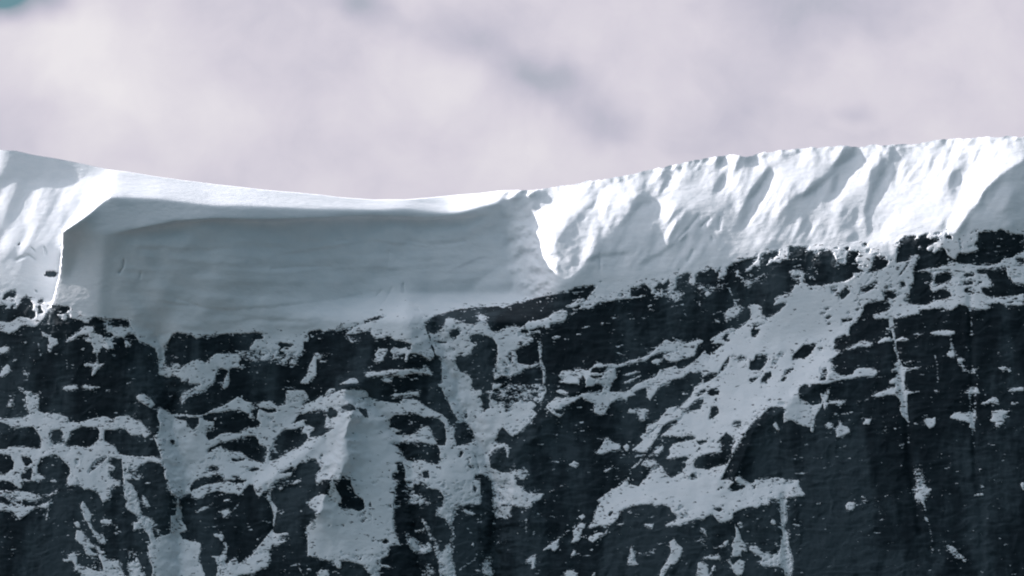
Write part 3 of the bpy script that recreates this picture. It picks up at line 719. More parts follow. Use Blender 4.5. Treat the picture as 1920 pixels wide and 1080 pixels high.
SNOWS = [
    ('couloir', [(285,600),(320,600),(322,700),(330,775),(375,770),(385,830),(372,880),(340,925),(345,985),(378,1020),(388,1262),(272,1262),(285,1010),(330,960),(328,900),(300,850),(290,740)], 'broad grey snow couloir dropping from the left end of the cornice', 'couloir', 'snow gullies in the face'),
    ('couloir', [(795,585),(840,590),(845,620),(870,700),(900,770),(930,800),(960,830),(950,900),(930,1000),(930,1262),(905,1262),(915,1000),(890,880),(850,780),(828,700),(810,640)], 'long narrow snow couloir right of the central spur', 'couloir', 'snow gullies in the face'),
    ('snow_mound', [(640,640),(665,600),(760,560),(800,590),(815,640),(815,690),(770,700),(700,690),(700,640)], 'white triangular mound of snow on the central spur touching the cornice base', 'snow mound', None),
    ('snow_ledge', [(680,688),(810,680),(820,712),(680,712)], 'thin level snow ledge across the central spur, just under its white mound', 'snow ledge', SL),
    ('snow_ledge', [(725,725),(792,725),(792,748),(725,748)], 'short curved snow ledge in the dark bands below the level ledge of the central spur', 'snow ledge', SL),
    ('snow_peak', [(640,700),(690,712),(695,760),(760,830),(757,900),(740,960),(760,1030),(740,1070),(570,1050),(570,980),(600,900),(620,820),(640,770)], 'pale snowy pyramid with a pointed top low in the centre of the cliff', 'snow face', None),
    ('snow_ramp', [(640,760),(620,820),(600,890),(560,900),(480,940),(470,900),(540,830),(580,790),(540,775),(640,700)], 'slanting snow ramp leading up from lower left to the pointed snowy pyramid', 'snow ramp', None),
    ('snowfield', [(1480,540),(1640,540),(1640,580),(1590,700),(1570,740),(1540,800),(1440,780),(1360,870),(1280,870),(1200,870),(1180,830),(1240,760),(1290,690),(1340,640),(1420,580)], 'wide smooth snowfield running diagonally up the middle right of the cliff', 'snowfield', None),
    ('snowfield', [(1090,1000),(1160,900),(1200,870),(1420,870),(1515,900),(1515,945),(1430,975),(1250,990),(1160,1000)], 'bright horizontal snowfield at the foot of the diagonal one', 'snowfield', None),
    ('snow_gully', [(1455,930),(1490,930),(1500,1090),(1400,1090),(1400,1010),(1455,1010)], 'thin vertical snow streak hanging from the right end of the lower snowfield', 'snow gully', 'snow gullies in the face'),
    ('snow_tongue', [(1080,588),(1100,545),(1125,530),(1185,530),(1185,562),(1110,575),(1090,590)], 'bright snow tongue under the left half of the ice cliff', 'snow tongue', None),
    ('snow_ledge', [(955,612),(1000,595),(1040,578),(1068,582),(1068,605),(1030,618),(955,625)], 'short bright ledge below the long black overhang of the ice cliff', 'snow ledge', SL),
    ('snow_ledge', [(1040,720),(1110,670),(1240,660),(1250,632),(1330,632),(1330,660),(1230,700),(1100,725)], 'ragged snow ledge at the foot of the tall dark wall left of the diagonal snowfield', 'snow ledge', SL),
    ('snow_ledge', [(1620,600),(1700,540),(1930,520),(1930,575),(1720,600)], 'long bright snow ledge crossing the upper right of the cliff', 'snow ledge', SL),
    ('snow_ledge', [(1715,490),(1930,460),(1930,522),(1760,508),(1715,512)], 'upper snow ledge close under the black rock band at the right edge', 'snow ledge', SL),
    ('snow_gully', [(1655,600),(1680,600),(1705,730),(1712,810),(1690,800),(1665,700)], 'thin vertical snow streak crossing three ledges on the right hand wall', 'snow gully', 'snow gullies in the face'),
    ('snow_ledge', [(1735,610),(1800,610),(1800,635),(1735,632)], 'isolated curved snow ledge right of the thin vertical streak', 'snow ledge', SL),
    ('snow_ledge', [(1590,680),(1655,680),(1655,715),(1560,725)], 'lens shaped snow ledge left of the thin vertical streak on the right wall', 'snow ledge', SL),
    ('snow_ledge', [(1590,632),(1645,632),(1645,658),(1590,662)], 'small pointed snow ledge above the lens shaped ledge on the right wall', 'snow ledge', SL),
    ('snow_patch', [(1110,815),(1168,815),(1168,857),(1110,857)], 'bright triangular snow patch in the dark wall left of the lower snowfield', 'snow patch', SP),
    ('snow_patch', [(1064,860),(1092,860),(1092,882),(1064,882)], 'small diamond shaped snow patch lower left of the bright triangular one', 'snow patch', SP),
    ('snow_patch', [(1728,780),(1760,780),(1760,808),(1728,808)], 'small five sided snow patch right of the long vertical streak', 'snow patch', SP),
    ('snow_patch', [(1778,768),(1834,768),(1834,808),(1778,808)], 'wedge shaped snow patch with a straight right side on the right wall', 'snow patch', SP),
    ('snow_patch', [(1850,764),(1902,764),(1902,806),(1850,806)], 'ragged snow patch near the right edge of the picture', 'snow patch', SP),
    ('snow_patch', [(1560,782),(1600,782),(1600,825),(1560,825)], 'arrowhead shaped snow patch in the dark wall right of the snowfield', 'snow patch', SP),
    ('snow_patch', [(1540,788),(1560,788),(1560,808),(1540,808)], 'small round snow patch left of the arrowhead shaped one', 'snow patch', SP),
    ('snow_patch', [(1582,938),(1612,938),(1612,962),(1582,962)], 'small rounded snow patch on the smooth dark lower right wall', 'snow patch', SP),
    ('snow_patch', [(1693,900),(1750,900),(1750,955),(1693,955)], 'star shaped snow patch on the smooth dark lower right wall', 'snow patch', SP),
    ('snow_patch', [(1765,1015),(1818,1015),(1818,1060),(1765,1060)], 'thin slanting snow patch at the bottom right', 'snow patch', SP),
    ('snow_ledge', [(-10,596),(60,588),(90,590),(90,610),(50,615),(20,630),(-10,626)], 'sloping snow ledge at the far left under the black boulder', 'snow ledge', SL),
    ('snow_ledge', [(-10,835),(100,830),(190,820),(230,840),(210,858),(110,860),(-10,858)], 'long level snow ledge across the left buttress', 'snow ledge', SL),
    ('snow_ledge', [(-10,780),(60,772),(130,785),(190,775),(240,778),(285,810),(200,806),(100,805),(-10,795)], 'upper long snow ledge across the left buttress below its darkest wall', 'snow ledge', SL),
    ('snow_patch', [(150,838),(235,852),(232,960),(180,960),(120,920),(150,880)], 'pointed snow patch hanging below the long ledge of the left buttress', 'snow patch', SP),
    ('snow_ledge', [(110,716),(196,716),(196,740),(110,740)], 'thin short snow streak on the darkest wall of the left buttress', 'snow ledge', SL),
    ('snow_patch', [(252,735),(292,735),(292,768),(252,768)], 'small hooked snow patch at the right side of the left buttress', 'snow patch', SP),
    ('snow_patch', [(150,676),(202,676),(202,710),(150,710)], 'cross shaped snow patch high on the left buttress', 'snow patch', SP),
    ('snow_patch', [(-5,680),(22,680),(22,710),(-5,710)], 'small bright snow patch at the far left edge of the dark wall', 'snow patch', SP),
    ('snow_patch', [(-5,648),(24,648),(24,668),(-5,668)], 'tiny star shaped snow patch above the bright one at the far left edge', 'snow patch', SP),
    ('snow_patch', [(112,980),(245,980),(245,1090),(112,1090)], 'branching snow patch in the bottom left corner of the cliff', 'snow patch', SP),
    ('snow_patch', [(400,990),(545,990),(545,1090),(400,1090)], 'slanting snow fan at the bottom between the left couloir and the pyramid', 'snow patch', SP),
    ('snow_ledge', [(355,905),(470,895),(470,930),(355,940)], 'curved snow ledge right of the left couloir, low down', 'snow ledge', SL),
]
# ---------------------------------------------------------------- noise and raster helpers
def perlin(x, y, seed):
    rs = np.random.RandomState(seed)
    ang = rs.rand(256, 256) * 2 * np.pi
    gxx, gyy = np.cos(ang), np.sin(ang)
    xi, yi = np.floor(x).astype(int), np.floor(y).astype(int)
    fx, fy = x - xi, y - yi
    sx, sy = fx*fx*fx*(fx*(fx*6-15)+10), fy*fy*fy*(fy*(fy*6-15)+10)
    def g(ix, iy, dx, dy):
        a, b = ix & 255, iy & 255
        return gxx[a, b]*dx + gyy[a, b]*dy
    n0 = g(xi, yi, fx, fy)*(1-sx) + g(xi+1, yi, fx-1, fy)*sx
    n1 = g(xi, yi+1, fx, fy-1)*(1-sx) + g(xi+1, yi+1, fx-1, fy-1)*sx
    return (n0*(1-sy) + n1*sy) * 1.5
def fbm(x, y, seed, octaves=4, rough=0.5):
    out = 0; amp = 1; tot = 0
    for k in range(octaves):
        out = out + amp*perlin(x*2**k, y*2**k, seed+k*17); tot += amp; amp *= rough
    return out/tot*1.3
def gblur(a, su, sv=None):
    sv = su if sv is None else sv
    for ax, s in ((0, sv), (1, su)):
        if s < 0.3: continue
        r = int(3*s)+1
        k = np.exp(-0.5*(np.arange(-r, r+1)/s)**2); k /= k.sum()
        if r < 12:
            p = np.pad(a, [(r, r) if i == ax else (0, 0) for i in (0, 1)], mode='edge')
            a = sum(k[i]*np.take(p, range(i, i+a.shape[ax]), axis=ax) for i in range(2*r+1))
        else:
            p = np.pad(a, [(r, r) if i == ax else (0, 0) for i in (0, 1)], mode='edge')
            n = p.shape[ax]; kk = np.zeros(n); kk[:2*r+1] = k; kk = np.roll(kk, -r)
            F = np.fft.rfft(p, axis=ax); K = np.fft.rfft(kk)
            F *= K[:, None] if ax == 0 else K[None, :]
            p = np.fft.irfft(F, n, axis=ax)
            a = np.take(p, range(r, n-r), axis=ax)
    return a
def fill_poly(arr, pts, val, ox, oy, st, clip=None):
    """even-odd fill; arr sampled at (ox+i*st, oy+j*st)"""
    p = np.array(pts, float)
    x0, x1, y0, y1 = p[:, 0].min(), p[:, 0].max(), p[:, 1].min(), p[:, 1].max()
    if clip: x0, y0, x1, y1 = max(x0, clip[0]), max(y0, clip[1]), min(x1, clip[2]), min(y1, clip[3])
    i0, i1 = max(0, int(np.ceil((x0-ox)/st))), min(arr.shape[1]-1, int(np.ceil((x1-ox)/st))-1)
    j0, j1 = max(0, int(np.ceil((y0-oy)/st))), min(arr.shape[0]-1, int(np.ceil((y1-oy)/st))-1)
    if i1 < i0 or j1 < j0: return
    X, Y = np.meshgrid(ox+np.arange(i0, i1+1)*st, oy+np.arange(j0, j1+1)*st)
    ins = np.zeros(X.shape, bool)
    q = np.roll(p, -1, 0)
    for (ax, ay), (bx, by) in zip(p, q):
        if ay == by: continue
        c = (Y >= min(ay, by)) & (Y < max(ay, by)) & (X < ax+(Y-ay)*(bx-ax)/(by-ay))
        ins ^= c
    sub = arr[j0:j1+1, i0:i1+1]
    sub[ins] = val
def seg_dist(X, Y, pts):
    d = np.full(X.shape, 1e9)
    for (ax, ay), (bx, by) in zip(pts[:-1], pts[1:]):
        dx, dy = bx-ax, by-ay
        t = np.clip(((X-ax)*dx+(Y-ay)*dy)/(dx*dx+dy*dy+1e-9), 0, 1)
        d = np.minimum(d, np.hypot(X-ax-t*dx, Y-ay-t*dy))
    return d
def fill_line(arr, pts, w, val, ox, oy, st, clip):
    p = np.array(pts, float)
    x0, x1, y0, y1 = p[:, 0].min()-w, p[:, 0].max()+w, p[:, 1].min()-w, p[:, 1].max()+w
    x0, y0, x1, y1 = max(x0, clip[0]), max(y0, clip[1]), min(x1, clip[2]), min(y1, clip[3])
    i0, i1 = max(0, int(np.ceil((x0-ox)/st))), min(arr.shape[1]-1, int(np.ceil((x1-ox)/st))-1)
    j0, j1 = max(0, int(np.ceil((y0-oy)/st))), min(arr.shape[0]-1, int(np.ceil((y1-oy)/st))-1)
    if i1 < i0 or j1 < j0: return
    X, Y = np.meshgrid(ox+np.arange(i0, i1+1)*st, oy+np.arange(j0, j1+1)*st)
    sub = arr[j0:j1+1, i0:i1+1]
    sub[seg_dist(X, Y, p) < w/2] = val

# ---------------------------------------------------------------- where the snow lies (survey units: 1 unit = 1/3 m on the face)
ST = 1.5
U0, U1, V0, V1 = -240.0, 2160.0, 200.0, 1260.0
us = np.arange(U0, U1+.1, ST); vs = np.arange(V0, V1+.1, ST)
NU, NV = len(us), len(vs)
UU, VV = np.meshgrid(us, vs)
def rasterise(text):
    st = ST/2; ox, oy = 0.0, 390.0
    w, h = int(1920/st)+1, int((1080-oy)/st)+1
    A = np.ones((h, w)); A[int((540-oy)/st):, :] = 0
    G = np.zeros((h, w))                            # where snow only dusts the rock
    tx = ty = 0; clip = None
    for ln in text.strip().splitlines():
        f = ln.split(); op = f[0]
        if op == 'T':
            tx, ty = float(f[1]), float(f[2])
            clip = (tx, ty, tx+320, ty+180) if ty >= 540 else (tx, ty, tx+320, 540)
            continue
        xy = [tuple(float(c) for c in s.split(',')) for s in f[1:] if ',' in s]
        pts = [(tx+a/6, ty+b/6) for a, b in xy]
        if op[0] in 'SRM':
            val = 1.0 if op[0] == 'S' else 0.0 if op[0] == 'R' else float(op[1:])
            fill_poly(A, pts, val, ox, oy, st, clip)
            fill_poly(G, pts, val if op[0] == 'M' else 0.0, ox, oy, st, clip)
        elif op[0] == 'L':
            v = float(op[1:]); wd = max(3.0, float(f[1])/6*1.25)
            if v >= .75: fill_line(A, pts, wd, 1.0, ox, oy, st, clip)
            else: fill_line(G, pts, wd, .45+.6*v, ox, oy, st, clip)
        elif op[0] == 'K':
            fill_line(A, pts, max(1.8, float(f[1])/6*1.1), 0.0, ox, oy, st, clip)
    A = gblur(A, 0.8); A = np.clip(A + 0.9*(A-gblur(A, 3.2)), 0, 1); A = gblur(A, 0.8); G = gblur(G, 1.2)
    def rf(t, a, b):
        t = np.where(t < a, 2*a-t, t); return np.where(t > b, 2*b-t, t)
    wx = 1.7*fbm(UU/9, VV/6, 3, 4, .6); wy = 1.2*fbm(UU/7+40, VV/4, 5, 4, .65)
    calm = VV < 500; wx = np.where(calm, wx*.6, wx); wy = np.where(calm, wy*.6, wy)
    X = (rf(UU, 0, 1920)+wx-ox)/st; Y = (rf(VV, 0, 1080)+wy-oy)/st
    X = np.clip(X, 0, w-1.001); Y = np.clip(Y, 0, h-1.001)
    i, j = X.astype(int), Y.astype(int); a, b = X-i, Y-j
    pick = lambda A: A[j, i]*(1-a)*(1-b)+A[j, i+1]*a*(1-b)+A[j+1, i]*(1-a)*b+A[j+1, i+1]*a*b
    out, dst = pick(A), pick(G)
    out[VV < 400] = 1; dst[VV < 400] = 0
    return out, dst
def curve(pts):
    p = np.array(pts, float); return np.interp(us, p[:, 0], p[:, 1])
SKY_L = curve([(-240,276),(0,281),(30,283),(60,290),(100,296),(150,306),(200,317),(240,322),(300,332),(400,345),(500,356),(600,365),(640,370),(700,374),(760,374),(800,371),(850,366),(900,362),(940,357),(990,356),(1040,351),(1080,346),(1110,339),(1160,331),(1200,323),(1240,314),(1280,305),(1320,297),(1360,292),(1400,293),(1440,286),(1480,281),(1520,276),(1560,277),(1575,274),(1600,276),(1640,272),(1700,271),(1740,266),(1780,260),(1840,257),(1920,256),(2160,250)])
LIT_L = curve([(-240,400),(100,436),(120,432),(165,400),(200,371),(300,374),(400,386),(500,390),(600,394),(700,396),(760,394),(800,399),(840,403),(870,398),(900,390),(940,382),(990,372),(1040,362),(1100,345)])
LIP_L = curve([(-240,440),(150,441),(210,439),(270,427),(330,415),(400,410),(500,412),(600,409),(700,404),(800,408),(900,402),(1000,395)])
ROCK_L = curve([(-240,545),(0,545),(60,560),(100,575),(180,595),(240,600),(280,640),(300,655),(330,625),(400,628),(490,622),(560,625),(620,615),(700,592),(760,565),(800,592),(850,578),(960,572),(1050,550),(1143,533),(1200,530),(1280,514),(1360,497),(1420,477),(1460,468),(1500,462),(1560,466),(1620,455),(1680,450),(1720,440),(1770,435),(1850,431),(1920,438),(2160,430)])
jag = np.clip((us-930)/120, 0, 1)
SKY_L = SKY_L + jag*(4.2*fbm(us/31, us*0+.3, 91, 5, .62)+1.3*fbm(us/9, us*0+.7, 97, 3)*(.4+np.abs(fbm(us/60, us*0+.2, 98, 2))*2)) + (1-jag)*0.5*fbm(us/60, us*0, 93, 2)
sky2, lit2, lip2, rock2 = (np.broadcast_to(c, UU.shape) for c in (SKY_L, LIT_L, LIP_L, ROCK_L))

V, DUSTED = rasterise(TRACES)
mixed = gblur(((V > .22) & (V < .9)).astype(float), 1.2)
mixed = np.clip(mixed*1.6-0.5, 0, 1)           # broad patches of broken snow only, not outlines
V = V*(1-mixed) + gblur(V, 3.0)*mixed
strat = fbm(UU/15+0.02*VV, (VV+0.10*UU)/5.5, 11, 4, .55)
blot = fbm(UU/12+.6*fbm(UU/20, VV/20, 23, 2), VV/11, 13, 4, .5)
rough = fbm(UU/5.5, VV/4.2, 29, 3, .6)
edge = np.clip(4*V*(1-V), 0, 1)
near = np.clip(gblur(edge, 2.2)*2.2, 0, 1)
rough2 = fbm(UU/3.6, (VV+.08*UU)/2.4, 31, 2, .7)
MF = V - 0.50 + near*(0.27*rough+0.20*rough2+0.10*strat) + mixed*(0.5*strat+0.5*blot+.2*rough)
toR = gblur(1-V, 9)*np.clip(V*3-2, 0, 1); toS = gblur(V, 8)*np.clip(1-3*V, 0, 1)
hole = fbm(UU/15, (VV+.12*UU)/3.2, 37, 4, .62); isle = fbm(UU/17+30, (VV+.12*UU)/3.0, 39, 4, .62)
MF = MF - np.clip((hole-0.43+np.clip(toR, 0, .25)*.62)*3, 0, 1.1)*np.clip(toR*25, 0, 1)*(toR < .45)*(VV > rock2)
MF = MF + np.clip((isle-0.45+np.clip(toS, 0, .25)*.72)*3, 0, 1.1)*np.clip(toS*25, 0, 1)*(toS < .45)
solid = (gblur(V, 4) > .985); MF = np.where(solid, np.maximum(MF, .15), MF)
# thin dust of snow caught on the small ledges of the bare rock
dust = np.clip(strat*0.9+fbm(UU/60, VV/34, 19, 3)*0.9-0.84, 0, 1)
MF = np.where(V < .12, np.maximum(MF, dust*1.6-0.12+.12*rough), MF)
ice = VV < rock2-6
MF = np.where(ice & (V > .6), np.maximum(MF, 0.5), MF)
# ---------------------------------------------------------------- relief of the face: how far it lies back, solved from slopes
snowness = np.clip(MF*2.2+0.5, 0, 1)
GU = 0.14 + 0.50*gblur(snowness, 1.2)            # metres back per metre up: steep rock, gentler snow
GR = np.full(UU.shape, 0.0)
GR -= 0.10*np.clip((UU-1000)/200, 0, 1)
def paint(pts, gr, gu, blur, field_w=None):
    m = np.zeros(UU.shape)
    fill_poly(m, pts, 1.0, U0, V0, ST)
    m = gblur(m, blur/ST)
    paint_w(m, gr, gu)
def paint_w(m, gr, gu):
    global GU, GR
    if gu is not None: GU = GU*(1-m)+gu*m
    if gr is not None: GR = GR*(1-m)+gr*m
def band(top, bot, ua, ub, soft_t, soft_b, soft_u=12):
    return (1/(1+np.exp(-np.clip((VV-top)/soft_t, -40, 40))))*(1/(1+np.exp(-np.clip((bot-VV)/soft_b, -40, 40)))) * \
        (1/(1+np.exp(-np.clip((UU-ua)/soft_u, -40, 40))))*(1/(1+np.exp(-np.clip((ub-UU)/soft_u, -40, 40))))
big = -9999; far = 9999
paint_w(band(big, rock2, big, far, 1, 5), -0.05, 0.42)
# the cornice: gentle sunlit top, rounded lip, steep front under it
topw = band(big, lit2, -900, 1010, 1, 2.2, 5); lsl = gblur(np.gradient(LIT_L, us)[None, :], 12, .1); paint_w(topw, 3.7*lsl*np.ones(UU.shape), 4.2)
paint([(203,280),(206,372),(165,402),(118,435),(-260,435),(-260,200),(203,200)], -3.0, 4.1, 1.0)
fil = band(lit2, lip2, 172, 1000, 2.2, 2.0, 5); paint_w(fil, -0.06, 0.74)
fron = band(lip2, rock2, big, 1000, 2.0, 6, 4); paint_w(fron, 0.10, 0.06)
paint_w(band(lip2, lip2+13, 250, 880, 2.5, 6, 30), 0.0, -0.28)
paint([(122,436),(150,440),(146,480),(132,520),(120,520),(118,470)], 0.75, 0.05, 2)
paint([(148,441),(196,440),(192,520),(188,600),(-260,590),(-260,540),(135,520)], -0.36, 0.36, 7)
paint([(200,440),(220,440),(212,500),(204,560),(196,600),(188,560),(194,510)], 0.30, 0.05, 7)
paint([(360,470),(520,462),(700,440),(700,452),(540,480),(380,490)], 0.0, 0.34, 6)
paint([(230,565),(420,540),(640,530),(700,560),(640,600),(480,600),(280,620)], 0.02, 0.02, 14)
paint([(430,510),(640,500),(650,535),(520,545)], 0.0, 0.32, 12)
paint([(650,420),(960,420),(960,560),(820,575),(700,560),(660,520)], -0.08, 0.50, 20)
paint([(690,540),(760,500),(800,540),(830,590),(800,640),(640,610),(650,580)], 0.0, 0.62, 7)
paint([(845,560),(862,532),(905,508),(915,516),(880,545),(852,570)], 0.2, 0.0, 4)
paint([(850,570),(880,545),(960,535),(1000,540),(960,568)], 0.0, 0.22, 5)
# broken ice cliff on the right, turned towards the left
paint_w(band(big, rock2, 1090, far, 1, 5, 40), -0.20, 0.60)
paint([(940,372),(1000,362),(1060,352),(1105,350),(1128,362),(1100,380),(1062,388),(1030,402),(1010,425),(985,452),(960,430),(930,400)], -0.20, 0.36, 3)
LITP = [(975,440),(1005,425),(1030,402),(1062,388),(1105,378),(1135,358),(1150,338),(1200,316),(1300,290),(1500,270),(1700,262),(1900,250),(2170,240),(2170,285),(1925,298),(1888,320),(1850,355),(1832,385),(1806,414),(1790,440),(1700,452),(1600,462),(1500,478),(1520,452),(1490,432),(1430,402),(1370,396),(1300,405),(1240,418),(1180,430),(1120,452),(1100,492),(1075,520),(1050,528),(1015,522),(1002,508),(994,480)]
paint(LITP, -0.72, 0.92, 3)
paint([(972,436),(1030,402),(1080,386),(1130,362),(1160,380),(1122,448),(1100,492),(1072,522),(1050,531),(1015,526),(998,508)], -0.62, 0.9, 3)
paint([(1420,392),(1500,380),(1600,390),(1640,440),(1560,462),(1500,478),(1440,470),(1380,430)], -0.33, 0.64, 16)
paint([(1150,410),(1250,400),(1380,380),(1420,400),(1300,430),(1150,450)], -0.28, 0.62, 10)
paint([(1925,298),(1888,320),(1850,355),(1832,385),(1806,414),(1796,436),(1860,432),(1940,440),(2170,440),(2170,285)], 0.42, 0.40, 2.2)
paint([(1862,345),(1885,345),(1900,360),(1880,395),(1850,400),(1845,375)], -0.35, 0.8, 4)
paint([(1820,395),(1850,390),(1880,400),(1900,425),(1860,428),(1815,428)], -0.1, 0.8, 4)
# crevasse walls and flutes that face away from the sun
for pts, gr, gu, b in [
    ([(1440,312),(1447,320),(1432,345),(1410,374),(1398,374),(1402,362),(1425,335)], 0.35, 0.3, 2),
    ([(1582,274),(1602,276),(1608,288),(1594,300),(1575,310),(1560,318),(1564,308),(1574,296)], 0.32, 0.25, 1.6),
    ([(1553,324),(1570,320),(1545,345),(1515,368),(1490,376),(1488,370),(1510,360)], 0.25, 0.35, 2.5),
    ([(1560,330),(1574,325),(1566,362),(1556,360)], 0.4, 0.5, 3),
    ([(1655,295),(1660,310),(1640,360),(1630,395),(1633,440),(1626,440),(1622,395),(1632,355)], 0.1, 0.45, 2.5),
    ([(1602,437),(1612,430),(1596,452),(1585,452)], 0.3, 0.3, 3),
    ([(1785,322),(1793,325),(1790,345),(1780,350)], 0.4, 0.4, 2.5),
    ([(1190,370),(1205,362),(1222,372),(1218,388),(1200,388),(1190,398),(1175,420),(1170,418),(1184,392)], 0.25, 0.25, 2.5),
    ([(1160,330),(1172,330),(1168,342),(1154,344)], 0.5, 0.3, 2),
    ([(1345,292),(1356,294),(1352,310),(1344,308)], 0.6, 0.3, 2),
    ([(1395,290),(1425,292),(1405,310),(1390,308)], 0.4, 0.5, 3),
    ([(1660,276),(1700,280),(1720,292),(1670,296)], 0.15, 0.8, 3),
    ([(940,362),(958,358),(950,372),(938,372)], 0.5, 0.3, 2),
    ([(965,360),(992,354),(985,366),(968,368)], 0.5, 0.3, 2),
    ([(938,448),(960,445),(962,455),(944,462)], 0.5, -0.2, 2),
    ([(880,398),(895,395),(890,404),(870,412),(850,412),(862,404)], 0.4, 0.1, 2),
    ([(1100,485),(1126,476),(1150,474),(1180,470),(1180,474),(1126,482),(1098,492)], 0.1, -0.2, 1.5),
    ([(1200,492),(1240,470),(1262,455),(1290,438),(1291,443),(1262,462),(1240,478),(1205,496)], 0.2, -0.1, 2),
    ([(840,420),(870,422),(905,412),(918,402),(912,415),(880,432),(850,430)], -0.6, 0.9, 2.5)]:
    paint(pts, gr, gu, b)
# streaks: flutes run from upper right to lower left
ca, sa = math.cos(math.radians(58)), math.sin(math.radians(58))
A1 = UU*ca - VV*sa; B1 = UU*sa + VV*ca            # A1 along the flutes, B1 across
litm = np.zeros(UU.shape); fill_poly(litm, LITP, 1.0, U0, V0, ST); litm = gblur(litm, 4)
flute = fbm(B1/34, A1/150, 41, 4, .6); fl2 = fbm(B1/11, A1/60, 43, 3, .6)
icy = band(big, rock2-4, 990, far, 1, 5, 25)
lefts = band(big, rock2-60, big, 170, 1, 12, 12)*np.clip((VV-325)/12, 0, 1)
fa = np.clip(0.55+1.5*fbm(UU/110, VV/70, 165, 2), 0.1, 1.5)
flute = fbm((B1+14*fbm(UU/60, VV/60, 167, 2))/44, A1/130, 41, 4, .6)
GR += (icy*(0.20+0.22*litm))*np.tanh(flute*3.2)*0.85*fa + icy*(0.42*np.tanh(fl2*2.5)*fa+0.30*fbm(B1/5.6, A1/20, 45, 3, .6)*fa)
GU += icy*0.25*fbm(UU/26, VV/15, 53, 4, .6)
# crumbly lit patch and ragged crest
crum = np.zeros(UU.shape); fill_poly(crum, [(960,425),(1100,380),(1290,300),(1320,300),(1230,400),(1110,470),(1070,525),(1000,520)], 1.0, U0, V0, ST); crum = gblur(crum, 8)
crest = np.exp(-((VV-sky2)/16)**2)*np.clip((UU-930)/60, 0, 1)
GU += (crum*0.75+crest*1.6)*fbm(UU/13, VV/8, 59, 4, .65); GR += (crum*0.62+crest*1.4)*fbm(UU/12, VV/9, 61, 4, .65)
# horizontal growth layers in the cornice front
fr = np.clip(fron, 0, 1)
lay = fbm(UU/240, (VV+10*np.sin(UU/130.))/9, 67, 4, .6)
fr = fr*np.clip((UU-195)/50, 0, 1)
GU += fr*(0.42*lay + 0.60*fbm(UU/60, VV/26, 71, 4, .6)); GR += fr*0.62*fbm(UU/60, VV/50, 73, 4)
GU += topw*1.1*fbm(UU/260, (VV-0.1*UU)/7, 79, 3)
# lower snow: gentle hollows
lowm = snowness*(VV > rock2)
GU += lowm*0.34*fbm(UU/30, VV/20, 83, 4, .6); GR += lowm*0.40*fbm(UU/24, VV/34, 87, 4, .6)

# the diagonal snowfield leans left, the couloirs lie steep in shadow
dg = np.zeros(UU.shape); fill_poly(dg, [(1480,530),(1640,530),(1600,700),(1540,800),(1440,780),(1360,870),(1500,890),(1500,940),(1100,1010),(1160,880),(1180,830),(1240,760),(1340,640),(1420,580)], 1.0, U0, V0, ST)
dg = gblur(dg, 8); GR -= 0.26*dg*snowness; GU += 0.28*dg*snowness
dk = np.clip((900-UU)/500, 0, 1)*(VV > rock2)*snowness; GU -= 0.10*dk; GR += 0.12*dk
paint([(1455,500),(1540,492),(1730,484),(1740,545),(1650,600),(1500,640),(1440,620)], 0.16, 0.30, 14)
for pts in ([(295,640),(318,640),(325,760),(375,790),(385,850),(345,930),(350,990),(385,1262),(270,1262),(290,1000),(325,930),(300,840)],
            [(800,600),(840,610),(875,700),(910,780),(955,830),(945,900),(935,1262),(895,1262),(905,900),(860,790),(825,700)],
            [(700,1060),(760,900),(880,900),(900,1262),(700,1262)], [(330,660),(440,650),(520,700),(600,700),(560,780),(440,860),(380,870)]):
    m = np.zeros(UU.shape); fill_poly(m, pts, 1.0, U0, V0, ST); m = gblur(m, 5)*snowness
    GU -= 0.24*m; GR += 0.34*m
paint([(655,775),(600,830),(480,930),(470,905),(560,820)], -0.55, 0.8, 3)
paint([(657,772),(700,790),(760,850),(757,905),(745,1030),(640,1030),(640,900),(645,820)], 0.22, 0.50, 3)
paint([(760,562),(700,590),(650,630),(700,640),(760,640)], -0.35, 0.75, 4)
def solve(GU, GR):
    """depth of the surface from its slopes: broad form from summed columns, the rest by a screened Poisson solve"""
    gu = -GU
    base = np.cumsum(gblur(gu, 60, 0.5), 0)*ST
    base = base - base[-1:, :] + (np.cumsum(gblur(GR, 40, 300).mean(0))*ST)[None, :]*0.6
    H, W = NV, NU
    div = np.zeros((H, W))
    fx = (GR[:, 1:]+GR[:, :-1])/2*ST; fy = (gu[1:, :]+gu[:-1, :])/2*ST
    div[:, :-1] += fx; div[:, 1:] -= fx; div[:-1, :] += fy; div[1:, :] -= fy
    lam = (ST/400.0)**2
    rhs = lam*base - div
    ext = np.block([[rhs, rhs[:, ::-1]], [rhs[::-1, :], rhs[::-1, ::-1]]])
    ky = 2-2*np.cos(2*np.pi*np.fft.fftfreq(2*H)); kx = 2-2*np.cos(2*np.pi*np.fft.rfftfreq(2*W))
    return np.fft.irfft2(np.fft.rfft2(ext)/(ky[:, None]+kx[None, :]+lam), ext.shape)[:H, :W]
D = solve(GU, GR)
